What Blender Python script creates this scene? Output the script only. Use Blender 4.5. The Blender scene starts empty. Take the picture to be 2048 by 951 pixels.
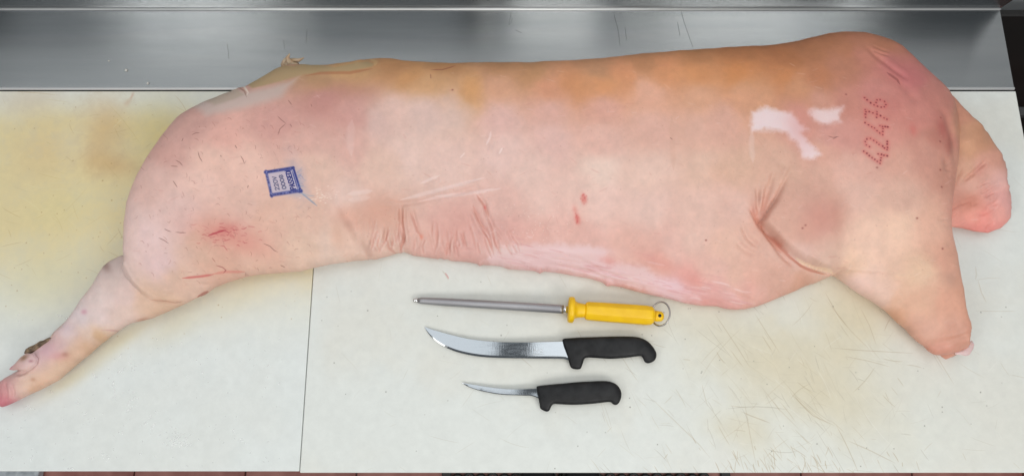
import bpy, bmesh, math, random
import numpy as np
from mathutils import Vector, Matrix
rng = np.random.default_rng(7)
random.seed(7)
sc = bpy.context.scene
C = sc.collection

# ------------------------------------------------------------------ camera
FPX, T, DIST = 1479.0, math.radians(14.4), 1.213          # focal length in photo pixels, tilt, distance to the board
CAM = (0.0, -DIST*math.sin(T), DIST*math.cos(T))
cd = bpy.data.cameras.new('camera'); cam = bpy.data.objects.new('camera', cd); C.objects.link(cam)
cam.location = CAM; cam.rotation_euler = (T, 0, 0)
cd.sensor_width = 36; cd.lens = 36*FPX/2048; cd.clip_start = 0.02; cd.clip_end = 50
sc.camera = cam

# ------------------------------------------------------------------ world, lamps, exposure
w = bpy.data.worlds.new('World'); sc.world = w; w.use_nodes = True
w.node_tree.nodes['Background'].inputs[0].default_value = (0.86, 0.93, 1.0, 1)
w.node_tree.nodes['Background'].inputs[1].default_value = 0.19
def lamp(name, loc, size, power, color, aim):
    l = bpy.data.lights.new(name, 'AREA'); l.shape = 'RECTANGLE'; l.size, l.size_y = size
    l.energy = power; l.color = color
    o = bpy.data.objects.new(name, l); C.objects.link(o); o.location = loc
    o.rotation_euler = (Vector(aim)-Vector(loc)).to_track_quat('-Z', 'Y').to_euler()
    return o
# ceiling lamps split to shape ledge reflections, then lamps added for blade and shadows
lamp('overhead_lamp', (-1.29, -0.80, 2.10), (0.62, 0.30), 2.0, (1, .965, .90), (-1.29, -0.8, 0))
lamp('overhead_lamp', (-0.125, -0.80, 2.10), (0.06, 0.30), .4, (1, .965, .90), (-0.125, -0.8, 0))
lamp('overhead_lamp', (0.19, -0.80, 2.10), (0.40, 0.30), 2.4, (1, .965, .90), (0.19, -0.8, 0))
lamp('overhead_lamp', (0.97, -0.80, 2.10), (0.86, 0.30), 4.0, (1, .965, .90), (0.97, -0.8, 0))
lamp('overhead_lamp', (-1.34, 0.10, 2.3), (2.2, 1.3), 12, (.93, .97, 1), (-1.34, 0.10, 0))  # this and the next added for blade reflections and fill from above
lamp('overhead_lamp', (0.72, 0.10, 2.3), (1.6, 1.3), 11, (.95, .98, 1), (0.72, 0.10, 0))
lamp('key_light', (-1.80, -1.9, 1.8), (0.8, 0.9), 20, (1, .985, .96), (-0.5, 0, 0))  # added key lamps behind the camera, for tool shadows and ledge bands
lamp('key_light', (0.28, -1.9, 1.8), (0.50, 0.9), 7, (1, .985, .96), (0.1, 0, 0))
lamp('key_light', (1.45, -1.9, 1.8), (1.1, 0.9), 25, (1, .985, .96), (0.5, 0, 0))
sc.view_settings.view_transform = 'Standard'; sc.view_settings.look = 'None'
sc.view_settings.exposure = -0.10; sc.view_settings.gamma = 1

# ------------------------------------------------------------------ helpers
def unp(px, py, z=0.0):
    """photo measurement -> place on the horizontal plane at height z"""
    a = (px-1024.0)/FPX; b = -(py-475.5)/FPX
    dy = b*math.cos(T)+math.sin(T); dz = b*math.sin(T)-math.cos(T)
    s = (z-CAM[2])/dz
    return (a*s, CAM[1]+dy*s)

def link(o, parent=None):
    C.objects.link(o)
    if parent is not None: o.parent = parent
    return o
def mesh_obj(name, verts, faces, mat, parent=None, smooth=False, loc=(0, 0, 0)):
    me = bpy.data.meshes.new(name)
    me.from_pydata([tuple(v) for v in verts], [], [tuple(int(i) for i in f) for f in faces]); me.update()
    if smooth: me.polygons.foreach_set('use_smooth', [True]*len(me.polygons))
    if mat: me.materials.append(mat)
    o = bpy.data.objects.new(name, me); o.location = loc
    return link(o, parent)
def bm_obj(name, bm, mat, parent=None, smooth=False, loc=(0, 0, 0)):
    me = bpy.data.meshes.new(name); bm.to_mesh(me); bm.free()
    if smooth: me.polygons.foreach_set('use_smooth', [True]*len(me.polygons))
    if mat: me.materials.append(mat)
    o = bpy.data.objects.new(name, me); o.location = loc
    return link(o, parent)
def tag(o, label=None, cat=None, group=None, kind=None):
    if label: o['label'] = label
    if cat: o['category'] = cat
    if group: o['group'] = group
    if kind: o['kind'] = kind
    return o
def empty(name, loc, label, cat, group=None):
    o = bpy.data.objects.new(name, None); o.location = loc; o.empty_display_size = .02
    link(o); return tag(o, label, cat, group)
def bm_box(bm, x0, x1, y0, y1, z0, z1, bev=0.0, seg=2):
    r = bmesh.ops.create_cube(bm, size=1)
    bmesh.ops.scale(bm, vec=(x1-x0, y1-y0, z1-z0), verts=r['verts'])
    bmesh.ops.translate(bm, vec=((x0+x1)/2, (y0+y1)/2, (z0+z1)/2), verts=r['verts'])
    if bev > 0:
        es = list({e for v in r['verts'] for e in v.link_edges})
        bmesh.ops.bevel(bm, geom=es, offset=bev, segments=seg, profile=.5, affect='EDGES')
def catmull(pts, n=6, closed=False):
    P = np.array(pts, float); out = []
    N = len(P)
    rngi = range(N if closed else N-1)
    for i in rngi:
        if closed: p0, p1, p2, p3 = P[(i-1) % N], P[i], P[(i+1) % N], P[(i+2) % N]
        else: p0, p1, p2, p3 = P[max(i-1, 0)], P[i], P[i+1], P[min(i+2, N-1)]
        for k in range(n):
            t = k/n
            out.append(.5*((2*p1)+(-p0+p2)*t+(2*p0-5*p1+4*p2-p3)*t*t+(-p0+3*p1-3*p2+p3)*t**3))
    if not closed: out.append(P[-1])
    return np.array(out)

# ------------------------------------------------------------------ materials
def new_mat(name):
    m = bpy.data.materials.new(name); m.use_nodes = True
    nt = m.node_tree; return m, nt, nt.nodes['Principled BSDF']
def N(nt, typ, **kw):
    n = nt.nodes.new(typ)
    for k, v in kw.items(): setattr(n, k, v)
    return n
def noise_bump(nt, b, scale, strength, dist=.001, detail=4, stretch=None, chain=None):
    tc = N(nt, 'ShaderNodeTexCoord'); nz = N(nt, 'ShaderNodeTexNoise')
    nz.inputs['Scale'].default_value = scale; nz.inputs['Detail'].default_value = detail
    if stretch:
        mp = N(nt, 'ShaderNodeMapping'); mp.inputs['Scale'].default_value = stretch
        nt.links.new(tc.outputs['Object'], mp.inputs[0]); nt.links.new(mp.outputs[0], nz.inputs['Vector'])
    else: nt.links.new(tc.outputs['Object'], nz.inputs['Vector'])
    bp = N(nt, 'ShaderNodeBump'); bp.inputs['Strength'].default_value = strength; bp.inputs['Distance'].default_value = dist
    nt.links.new(nz.outputs['Fac'], bp.inputs['Height'])
    if chain is not None: nt.links.new(chain.outputs[0], bp.inputs['Normal'])
    nt.links.new(bp.outputs[0], b.inputs['Normal'])
    return nz, bp
def var_color(nt, b, c0, c1, scale, detail=5, stretch=None, lo=.35, hi=.65):
    tc = N(nt, 'ShaderNodeTexCoord'); nz = N(nt, 'ShaderNodeTexNoise')
    nz.inputs['Scale'].default_value = scale; nz.inputs['Detail'].default_value = detail
    mp = N(nt, 'ShaderNodeMapping'); mp.inputs['Scale'].default_value = stretch or (1, 1, 1)
    nt.links.new(tc.outputs['Object'], mp.inputs[0]); nt.links.new(mp.outputs[0], nz.inputs['Vector'])
    cr = N(nt, 'ShaderNodeValToRGB'); cr.color_ramp.elements[0].position = lo; cr.color_ramp.elements[1].position = hi
    cr.color_ramp.elements[0].color = (*c0, 1); cr.color_ramp.elements[1].color = (*c1, 1)
    nt.links.new(nz.outputs['Fac'], cr.inputs[0]); nt.links.new(cr.outputs[0], b.inputs['Base Color'])
def var_rough(nt, b, lo, hi, scale, stretch=None):
    tc = N(nt, 'ShaderNodeTexCoord'); nz = N(nt, 'ShaderNodeTexNoise'); nz.inputs['Scale'].default_value = scale
    nz.inputs['Detail'].default_value = 6
    mp = N(nt, 'ShaderNodeMapping'); mp.inputs['Scale'].default_value = stretch or (1, 1, 1)
    nt.links.new(tc.outputs['Object'], mp.inputs[0]); nt.links.new(mp.outputs[0], nz.inputs['Vector'])
    mr = N(nt, 'ShaderNodeMapRange'); mr.inputs['From Min'].default_value = .3; mr.inputs['From Max'].default_value = .7
    mr.inputs['To Min'].default_value = lo; mr.inputs['To Max'].default_value = hi
    nt.links.new(nz.outputs['Fac'], mr.inputs[0]); nt.links.new(mr.outputs[0], b.inputs['Roughness'])
def simple_mat(name, col, rough=.5, metal=0, bump=None, spec=.5):
    m, nt, b = new_mat(name); b.inputs['Base Color'].default_value = (*col, 1)
    b.inputs['Roughness'].default_value = rough; b.inputs['Metallic'].default_value = metal
    b.inputs['Specular IOR Level'].default_value = spec
    if bump: noise_bump(nt, b, *bump)
    return m
def brushed_mat(name, col0, col1, r0, r1, aniso=.6):
    m, nt, b = new_mat(name); b.inputs['Metallic'].default_value = 1
    var_color(nt, b, col0, col1, 3.0, 8, (1, 14, 14))
    var_rough(nt, b, r0, r1, 5.0, (1, 30, 30))
    b.inputs['Anisotropic'].default_value = aniso
    tg = N(nt, 'ShaderNodeTangent'); tg.direction_type = 'RADIAL'; tg.axis = 'Z'
    cb = N(nt, 'ShaderNodeCombineXYZ'); cb.inputs[1].default_value = cb.inputs[2].default_value = .707
    nt.links.new(cb.outputs[0], b.inputs['Tangent']); b.inputs['Anisotropic Rotation'].default_value = .0
    return m
M_STEEL = brushed_mat('brushed_steel', (.40, .415, .42), (.44, .452, .455), .195, .203, 1.0)
M_RIM = brushed_mat('steel_rim', (.84, .84, .83), (.92, .92, .92), .3, .45, .0)
M_RIM.node_tree.nodes['Principled BSDF'].inputs['Metallic'].default_value = .45
M_CHROME = simple_mat('polished_steel', (.72, .71, .70), .14, 1)
M_ROD = brushed_mat('ribbed_steel', (.32, .315, .33), (.47, .46, .47), .42, .55, .3)
M_YELLOW = simple_mat('yellow_plastic', (.90, .53, .003), .38, 0, (320, .12, .0006))
M_BLACK = simple_mat('black_grip_plastic', (.008, .008, .009), .42, 0, (900, .25, .0005), .28)
var_color(M_BLACK.node_tree, M_BLACK.node_tree.nodes['Principled BSDF'], (.006, .006, .007), (.016, .016, .017), 70, 6); var_rough(M_BLACK.node_tree, M_BLACK.node_tree.nodes['Principled BSDF'], .34, .56, 45)
var_color(M_YELLOW.node_tree, M_YELLOW.node_tree.nodes['Principled BSDF'], (.87, .51, .003), (.93, .57, .004), 55, 7); var_rough(M_YELLOW.node_tree, M_YELLOW.node_tree.nodes['Principled BSDF'], .30, .5, 60)
M_GAP = simple_mat('dark_gap', (.02, .02, .02), .8)
M_RUBBER = simple_mat('black_rubber', (.028, .026, .026), .55, 0, (60, .3, .001))
M_BOOT = simple_mat('black_boot_rubber', (.010, .011, .014), .4)
M_DARK = simple_mat('dark_painted_metal', (.012, .011, .010), .6)
M_GREYMETAL = simple_mat('grey_wall_panel', (.74, .78, .80), .6)
M_SLAB = new_mat('pale_concrete'); var_color(M_SLAB[1], M_SLAB[2], (.36, .40, .43), (.60, .65, .68), 45); M_SLAB = M_SLAB[0]
def tile_mat():
    m, nt, b = new_mat('red_quarry_tile'); var_color(nt, b, (.26, .085, .07), (.42, .18, .15), 14, 8)
    b.inputs['Roughness'].default_value = .45; noise_bump(nt, b, 60, .3, .001); return m
M_TILE = tile_mat(); M_GROUT = simple_mat('grout', (.22, .12, .11), .9)

# ------------------------------------------------------------------ painted colour maps (world x, y sheet, 0.5 mm per texel)
X0, X1, Y0, Y1, RES = -1.0, 1.0, -0.40, 0.50, 0.0005
TW, TH = int((X1-X0)/RES), int((Y1-Y0)/RES)
def fbm(h, w_, base, octaves, seed, gain=.5):
    r = np.random.default_rng(seed); out = np.zeros((h, w_), np.float32); amp = 1.; tot = 0
    for o in range(octaves):
        gy, gx = max(2, int(base*h/w_*2**o))+2, int(base*2**o)+2
        g = r.random((gy, gx)).astype(np.float32)
        ys = np.linspace(0, gy-1.001, h); xs = np.linspace(0, gx-1.001, w_)
        yi = ys.astype(int); xi = xs.astype(int); fy = ys-yi; fx = xs-xi
        fy = (fy*fy*(3-2*fy))[:, None].astype(np.float32); fx = (fx*fx*(3-2*fx))[None].astype(np.float32)
        a = g[yi]; b_ = g[yi+1]
        top = a[:, xi]*(1-fx)+a[:, xi+1]*fx; bot = b_[:, xi]*(1-fx)+b_[:, xi+1]*fx
        out += amp*(top*(1-fy)+bot*fy); tot += amp; amp *= gain
    return out/tot
def ss(x, a, b):
    t = np.clip((x-a)/(b-a), 0, 1); return t*t*(3-2*t)
def seg_dist(PX, PY, poly, closed=False):
    """unsigned distance to a polyline and the position along it (0..1)"""
    best = np.full(PX.shape, 1e9, np.float32); tt = np.zeros(PX.shape, np.float32)
    P = np.asarray(poly, float); n = len(P); m = n if closed else n-1
    L = [np.hypot(*(P[(i+1) % n]-P[i])) for i in range(m)]; tot = sum(L)+1e-12; acc = 0
    for i in range(m):
        ax, ay = P[i]; bx, by = P[(i+1) % n]; dx, dy = bx-ax, by-ay; q = dx*dx+dy*dy+1e-18
        t = np.clip(((PX-ax)*dx+(PY-ay)*dy)/q, 0, 1)
        d = (PX-ax-t*dx)**2+(PY-ay-t*dy)**2
        k = d < best; best[k] = d[k]; tt[k] = ((acc+t*L[i])/tot)[k]; acc += L[i]
    return np.sqrt(best), tt
def inside(PX, PY, poly):
    P = np.asarray(poly, float); c = np.zeros(PX.shape, bool); n = len(P); j = n-1
    for i in range(n):
        xi, yi = P[i]; xj, yj = P[j]
        if yi != yj:
            c ^= ((yi > PY) != (yj > PY)) & (PX < (xj-xi)*(PY-yi)/(yj-yi)+xi)
        j = i
    return c
class Sheet:
    def __init__(s, rgb): s.a = rgb
    def win(s, x0, x1, y0, y1):
        i0 = max(0, int((x0-X0)/RES)); i1 = min(TW, int((x1-X0)/RES)+2); j0 = max(0, int((y0-Y0)/RES)); j1 = min(TH, int((y1-Y0)/RES)+2)
        if i1 <= i0 or j1 <= j0: return None
        xx, yy = np.meshgrid(X0+(np.arange(i0, i1)+.5)*RES, Y0+(np.arange(j0, j1)+.5)*RES)
        return (slice(j0, j1), slice(i0, i1)), xx.astype(np.float32), yy.astype(np.float32)
    def mix(s, sl, m, col):
        m = m[..., None].astype(np.float32); s.a[sl] = s.a[sl]*(1-m)+np.array(col, np.float32)/255*m
    def stroke(s, pts, wid, col, alpha=1., taper=True, soft=.6):
        P = np.asarray(pts, float); e = wid*3+.001
        W_ = s.win(P[:, 0].min()-e, P[:, 0].max()+e, P[:, 1].min()-e, P[:, 1].max()+e)
        if W_ is None: return
        sl, xx, yy = W_; d, t = seg_dist(xx, yy, P)
        k = wid*(np.minimum(1, 4*np.minimum(t, 1-t)+.15) if taper else 1)
        m = alpha*np.clip(1-ss(d/np.maximum(k, 1e-6), 1-soft, 1+soft), 0, 1)
        s.mix(sl, m, col)
    def blob(s, c, r, col, alpha, ang=0, noise=None, p=2):
        R = max(r)*2.6; W_ = s.win(c[0]-R, c[0]+R, c[1]-R, c[1]+R)
        if W_ is None: return
        sl, xx, yy = W_; ca, sa = math.cos(ang), math.sin(ang)
        u = ((xx-c[0])*ca+(yy-c[1])*sa)/r[0]; v = (-(xx-c[0])*sa+(yy-c[1])*ca)/r[1]
        q = u*u+v*v
        if noise is not None: q = q*(.45+1.1*noise[sl])
        s.mix(sl, alpha*np.exp(-q**(p/2)), col)
    def poly(s, pts, col, alpha, soft, noise=None, namp=0):
        P = np.asarray(pts, float); e = soft*2+.004
        W_ = s.win(P[:, 0].min()-e, P[:, 0].max()+e, P[:, 1].min()-e, P[:, 1].max()+e)
        sl, xx, yy = W_; d, _ = seg_dist(xx, yy, P, True); sd = np.where(inside(xx, yy, P), d, -d)
        if noise is not None: sd = sd+(noise[sl]-.5)*namp
        s.mix(sl, alpha*ss(sd, -soft, soft), col)
    def image(s, name):
        im = bpy.data.images.new(name, TW, TH); out = np.ones((TH, TW, 4), np.float32); out[..., :3] = np.clip(s.a, 0, 1)
        im.pixels.foreach_set(out.ravel()); im.update(); im.pack(); return im
NZ1 = fbm(TH, TW, 40, 5, 1); NZ2 = fbm(TH, TW, 160, 4, 2, .7); NZ3 = fbm(TH, TW, 8, 5, 3)
def uv_xy(me, sheet=None):
    uv = me.uv_layers.new(name='sheet'); n = len(me.loops); vi = np.zeros(n, np.int32); me.loops.foreach_get('vertex_index', vi)
    co = np.zeros(len(me.vertices)*3, np.float32); me.vertices.foreach_get('co', co); co = co.reshape(-1, 3)[vi]
    u = np.stack([(co[:, 0]-X0)/(X1-X0), (co[:, 1]-Y0)/(Y1-Y0)], 1).astype(np.float32); uv.data.foreach_set('uv', u.ravel())

# ------------------------------------------------------------------ the worktable and the boards
BX0, BXS, BX1, BY0, BY1 = -1.12, -0.3224, 0.8700, -0.3661, 0.2618
table = empty('steel_worktable', (0, 0, -.92), 'stainless steel worktable with a raised back ledge, carrying the white cutting boards', 'worktable')
def tbl(name, bm, mat): return bm_obj(name, bm, mat, table, loc=(0, 0, .92))
bm = bmesh.new(); bm_box(bm, -1.3, .868, .2662, .4182, -.03, .0010, .0); tbl('ledge', bm, M_STEEL)
# rolled front rim of the ledge
def tube(path, rad, segs=10):
    V, F = [], []; P = np.array(path, float); n = len(P)
    for i in range(n):
        t = P[min(i+1, n-1)]-P[max(i-1, 0)]; t /= np.linalg.norm(t)
        a = np.cross(t, (0, 0, 1)); a = a/np.linalg.norm(a) if np.linalg.norm(a) > 1e-5 else np.array((1., 0, 0)); b_ = np.cross(a, t)
        r = rad[i] if hasattr(rad, '__len__') else rad
        for k in range(segs):
            q = 2*math.pi*k/segs; V.append(P[i]+r*(math.cos(q)*a+math.sin(q)*b_))
    for i in range(n-1):
        for k in range(segs):
            F.append((i*segs+k, i*segs+(k+1) % segs, (i+1)*segs+(k+1) % segs, (i+1)*segs+k))
    F.append(tuple(range(segs))[::-1]); F.append(tuple((n-1)*segs+k for k in range(segs))); return V, F
V, F = tube([(-1.3, .2661, .0002), (.868, .2661, .0002)], .0026, 12); mesh_obj('rim', V, F, M_RIM, table, True, (0, 0, .92))
bm = bmesh.new(); bm_box(bm, -1.3, .869, .2622, .2638, -.03, -.0045); tbl('gap', bm, M_GAP)
# back splash: bend at the foot, then a sheet leaning slightly back; its right end flares
V, F = [], []
prof = [(.4182, .0012), (.4196, .0022), (.4205, .0040), (.4212, .0080), (.4225, .1350), (.4245, .1350), (.4240, -.03), (.4182, -.03)]
for x, fl in ((-1.3, 0), (.868, 1)):
    for (y, z) in prof: V.append((x+(.03*max(z, 0)/.135 if fl else 0), y, z))
n = len(prof)
for k in range(n): F.append((k, (k+1) % n, n+(k+1) % n, n+k))
F += [tuple(range(n)), tuple(range(2*n-1, n-1, -1))]
mesh_obj('backsplash', V, F, M_STEEL, table, False, (0, 0, .92))
V, F = tube([(-1.3, .4186, .0022), (.868, .4186, .0022)], .0016, 8); mesh_obj('weld_bead', V, F, M_RIM, table, True, (0, 0, .92))
bm = bmesh.new()
bm_box(bm, -1.3, .862, -.350, .262, -.0230, -.0205); tbl('top_pan', bm, M_STEEL)
for (lx, ly) in ((.80, -.28), (.80, .36), (-1.2, -.28), (-1.2, .36)):
    V, F = tube([(lx, ly, -.92), (lx, ly, -.024)], .02, 16); mesh_obj('leg', V, F, M_STEEL, table, True, (0, 0, .92))

# a few scratches on the ledge
M_SCR = simple_mat('scratch_mark', (.10, .10, .10), .4, .6)
for pts in ([(1228, 30), (1236, 60), (1240, 92)], [(1362, 22), (1370, 50), (1386, 95)], [(1022, 28), (1018, 50), (1026, 38)], [(1250, 55), (1253, 80)], [(1355, 45), (1360, 72)], [(455, 88), (458, 118)], [(567, 80), (569, 100)], [(614, 60), (612, 88)], [(1030, 60), (1044, 66)]):
    q = catmull([(*unp(a, b_, .001), .0011) for a, b_ in pts], 4); V, F = tube(q, .00028, 5); mesh_obj('scratch', V, F, M_SCR, table, False, (0, 0, .92))
# board colour sheet
A = np.empty((TH, TW, 3), np.float32)
XX, YY = np.meshgrid((X0+(np.arange(TW)+.5)*RES).astype(np.float32), (Y0+(np.arange(TH)+.5)*RES).astype(np.float32))
base = np.array((219, 222, 217), np.float32)/255; warm = np.array((216, 210, 196), np.float32)/255
cool = np.array((219, 224, 222), np.float32)/255
m = ss(NZ3+.25*(NZ1-.5), .42, .72)*.8
A[:] = base
A[:] = A*(1-m[..., None]*.45)+warm*m[..., None]*.45
B = Sheet(A)
def U(*p): return [unp(x, y) for x, y in p]
# left board: yellow stain, strongest in the upper half
left = XX < BXS
st = (ss(YY, -.21, .05)*(1-.85*ss(YY+.03*(NZ3-.5), .19, .25)))*(.92+.22*(NZ3-.5)+.45*(NZ1-.5)+.35*(NZ2-.5))
st = np.clip(st, 0, 1)*left
A[:] = A*(1-st[..., None]*.92)+np.array((221, 203, 153), np.float32)/255*st[..., None]*.92
low = left*ss(-YY, .02, .2)
A[:] = A*(1-low[..., None]*.6)+cool*low[..., None]*.6
for (x, y, rx, ry, al, ang) in ((215, 250, .035, .06, .38, .3), (225, 330, .045, .02, .42, -.2), (190, 300, .02, .04, .25, 0), (60, 200, .06, .03, .2, 0), (90, 300, .05, .05, .18, 0)):
    B.blob(unp(x, y), (rx, ry), (200, 158, 108), al*1.1, ang, NZ2)
B.blob(unp(320, 260), (.05, .06), (204, 184, 110), .35, .6, NZ1)
B.blob(unp(120, 420), (.06, .04), (212, 200, 140), .25, .2, NZ1)
B.blob(unp(90, 560), (.06, .05), (205, 196, 150), .35, .2, NZ1)
B.blob(unp(255, 205), (.008, .004), (190, 130, 90), .2, 1.2, NZ2)
B.blob(unp(264, 192), (.007, .0022), (180, 110, 76), .28, 1.3, NZ2)
# yellowish contact shade painted on the board below the shank
for (x, y, rx, ry, al) in ((240, 680, .06, .015, .5), (140, 760, .05, .012, .45), (350, 650, .05, .02, .3), (470, 600, .05, .02, .25)):
    B.blob(unp(x, y), (rx, ry), (212, 200, 160), al, .6, NZ1)
# right board: yellow-brown stained patches round the fore leg
for (x, y, rx, ry, al) in ((1720, 600, .08, .03, .42), (1690, 640, .07, .03, .45), (1600, 740, .22, .12, .22), (1400, 640, .15, .05, .22), (1660, 790, .09, .05, .3), (1490, 860, .05, .03, .3), (1540, 740, .09, .05, .18), (1680, 700, .05, .03, .3), (1500, 700, .08, .05, .12)):
    B.blob(unp(x, y), (rx, ry), (206, 188, 148), al, -.4, NZ1)
r = np.random.default_rng(11)
def scratch(x, y, L, ang, wid, col, al):
    c = unp(x, y); n_ = 5; p = []
    bend = r.normal(0, .06)
    for k in range(n_):
        t = (k/(n_-1)-.5)*L; a = ang+bend*(k/(n_-1)-.5)*2
        p.append((c[0]+t*math.cos(a), c[1]+t*math.sin(a)))
    B.stroke(p, wid, col, al)
for i in range(380):      # knife marks on the right board, thickest in the middle and lower right
    x = np.clip(r.normal(1560, 190), 640, 2040); y = np.clip(r.normal(770, 120), 560, 941)
    ang = r.choice([-1.05, -.75, -.1, .8, -1.3], p=[.36, .26, .12, .10, .16])+r.normal(0, .12)
    L = float(np.exp(r.normal(-3.7, .55)))
    c_ = [(150, 128, 92), (176, 160, 130), (236, 236, 230), (140, 130, 112)][r.integers(0, 4)]
    scratch(x, y, L, ang, float(r.uniform(.0003, .0006)), c_, float(r.uniform(.08, .32)))
for i in range(60):       # along the front edge
    x = r.normal(1600, 110); y = 940-abs(r.normal(0, 30))
    scratch(x, y, float(r.uniform(.005, .03)), -1.15+r.normal(0, .3), .0005, (150, 122, 84), float(r.uniform(.12, .4)))
for i in range(160):      # the rest of the right board
    scratch(r.uniform(640, 2040), r.uniform(200, 941), float(r.uniform(.01, .05)), r.uniform(-1.5, 1.5), .0004, (170, 160, 140), float(r.uniform(.08, .25)))
for i in range(240):      # left board
    y = r.uniform(185, 560); x = r.uniform(0, 620)
    c_ = [(230, 224, 190), (170, 140, 90), (190, 168, 110)][r.integers(0, 3)]
    scratch(x, y, float(np.exp(r.normal(-3.9, .6))), r.choice([-.45, .1, -.9, .7])+r.normal(0, .15), .0004, c_, float(r.uniform(.1, .4)))
for (p, wd, al) in (  # long marks one can follow in the photograph
    ([(1430, 628), (1475, 695), (1500, 735)], .0006, .5), ([(1650, 585), (1672, 625), (1695, 655)], .0007, .55), ([(1652, 600), (1700, 660), (1745, 705)], .0006, .4),
    ([(1720, 615), (1738, 650), (1752, 690)], .0006, .45), ([(1560, 545+210), (1600, 800), (1660, 850)], .0005, .4), ([(1580, 785), (1625, 830), (1668, 850)], .0008, .5),
    ([(1482, 822), (1500, 830), (1540, 845)], .0007, .6), ([(1695, 880), (1740, 900), (1790, 925)], .0006, .55), ([(1302, 795), (1400, 890), (1420, 915)], .0006, .4),
    ([(1660, 695), (1720, 700), (1830, 706)], .0006, .5), ([(1690, 712), (1740, 722), (1780, 733)], .0006, .5), ([(1520, 770), (1560, 820), (1600, 860)], .0005, .4),
    ([(1950, 621), (1985, 622), (2035, 622)], .0005, .35), ([(1950, 560), (1975, 556), (2000, 556)], .0005, .3), ([(1955, 560), (1962, 585), (1972, 605)], .0007, .4),
    ([(1950, 532), (1952, 548), (1950, 560)], .001, .25), ([(884, 540), (890, 548), (897, 560)], .0006, .5),
    ([(1488, 800), (1500, 870), (1512, 930)], .0006, .4), ([(1500, 835), (1470, 860), (1440, 880)], .0004, .3)):
    B.stroke(U(*p), wd, (160, 138, 106), al*.6)
B.stroke(U((890, 545), (895, 552), (898, 558)), .0008, (200, 110, 110), .6)
for i in range(70):
    c = unp(r.uniform(640, 2040), r.uniform(560, 940)); B.blob(c, (r.uniform(.0005, .001),)*2, (90, 84, 76), r.uniform(.3, .8))
for i in range(120):
    c = unp(r.uniform(0, 620), r.uniform(190, 700)); B.blob(c, (r.uniform(.0005, .0012),)*2, (150, 112, 66), r.uniform(.2, .6))
A *= (1+.05*(NZ2-.5))[..., None]
IM_BOARD = B.image('board_stains')
def board_mat(name, lo, hi):
    m, nt, b = new_mat(name); im = N(nt, 'ShaderNodeTexImage'); im.image = IM_BOARD; im.extension = 'EXTEND'
    nt.links.new(im.outputs[0], b.inputs['Base Color']); var_rough(nt, b, lo, hi, 9)
    b.inputs['Specular IOR Level'].default_value = .42
    n1, b1 = noise_bump(nt, b, 14, .06, .002, 3)
    noise_bump(nt, b, 130, .10, .0008, 5, (1, .35, 1), b1)
    return m
M_BOARDL = board_mat('stained_polyethylene', .30, .5); M_BOARDR = board_mat('scored_polyethylene', .38, .55)
def board(x0, x1, y0, y1, ztop, mat, label):
    bm = bmesh.new(); bm_box(bm, x0, x1, y0, y1, -.020, ztop, .0016, 2)
    o = bm_obj('cutting_board', bm, mat); uv_xy(o.data); tag(o, label, 'cutting board', 'cutting boards on the worktable'); return o
board(BX0, BXS-.0006, BY0+.001, BY1, 0, M_BOARDL, 'yellow-stained white cutting board under the ham and hind foot, on the left')
board(BXS+.0006, BX1, BY0-.001, BY1-.0006, .0012, M_BOARDR, 'knife-scored white cutting board with the knives and sharpening steel lying on it')

# ------------------------------------------------------------------ floor and what stands on it, below the table edge
floor = mesh_obj('floor', [(-4, -4, -.925), (4, -4, -.925), (4, 4, -.925), (-4, 4, -.925)], [(0, 1, 2, 3)], M_GROUT); tag(floor, kind='structure')
bm = bmesh.new(); bm_box(bm, -.148, .148, -.148, .148, -.005, .005, .0015, 1); tme = bpy.data.meshes.new('tile'); bm.to_mesh(tme); bm.free(); tme.materials.append(M_TILE)
for i in range(-8, 9):
    for j in range(-1, 2):
        o = bpy.data.objects.new('tile', tme); o.location = (i*.3+.03, -.47+j*.3, -.921+random.uniform(-.0006, .0006)); link(o, floor)
bm = bmesh.new(); bm_box(bm, -1.75, -1.262, -.9, -.22, -.915, -.89, .004); slab = bm_obj('floor_slab', bm, M_SLAB); tag(slab, kind='structure')
# ring mat
mx0, mx1, my0, my1, mz = -.188, .585, -.76, -.36, -.900
mat_o = empty('ring_mat', ((mx0+mx1)/2, (my0+my1)/2, -.916), 'black rubber ring mat on the red tiled floor below the table edge', 'floor mat')
mo = mat_o.location
bm = bmesh.new()
bm.free()
for (a, b_, c_, d_) in ((mx0, mx0+.025, my0, my1), (mx1-.025, mx1, my0, my1)):
    bm = bmesh.new(); bm_box(bm, a, b_, c_, d_, -.9150, mz, .002, 1); bm_obj('border', bm, M_RUBBER, mat_o, loc=-mo)
def ring_mesh(R, r_, ns=20, nr=8):
    V, F = [], []
    for i in range(ns):
        for k in range(nr):
            a = 2*math.pi*i/ns; q = 2*math.pi*k/nr; V.append(((R+r_*math.cos(q))*math.cos(a), (R+r_*math.cos(q))*math.sin(a), r_*1.3*math.sin(q)))
            F.append((i*nr+k, ((i+1) % ns)*nr+k, ((i+1) % ns)*nr+(k+1) % nr, i*nr+(k+1) % nr))
    return V, F
rv, rf = ring_mesh(.0118, .0042); rme = bpy.data.meshes.new('ring'); rme.from_pydata(rv, [], rf); rme.materials.append(M_RUBBER)
rme.polygons.foreach_set('use_smooth', [True]*len(rf))
for i in range(23):
    for j in range(13):
        x = mx0+.042+i*.0315; y = my1-.012-j*.0315+(.003 if i % 2 else 0)
        if x > mx1-.04: continue
        o = bpy.data.objects.new('ring', rme); o.location = Vector((x, y, mz-.006))-mo; link(o, mat_o)
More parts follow.
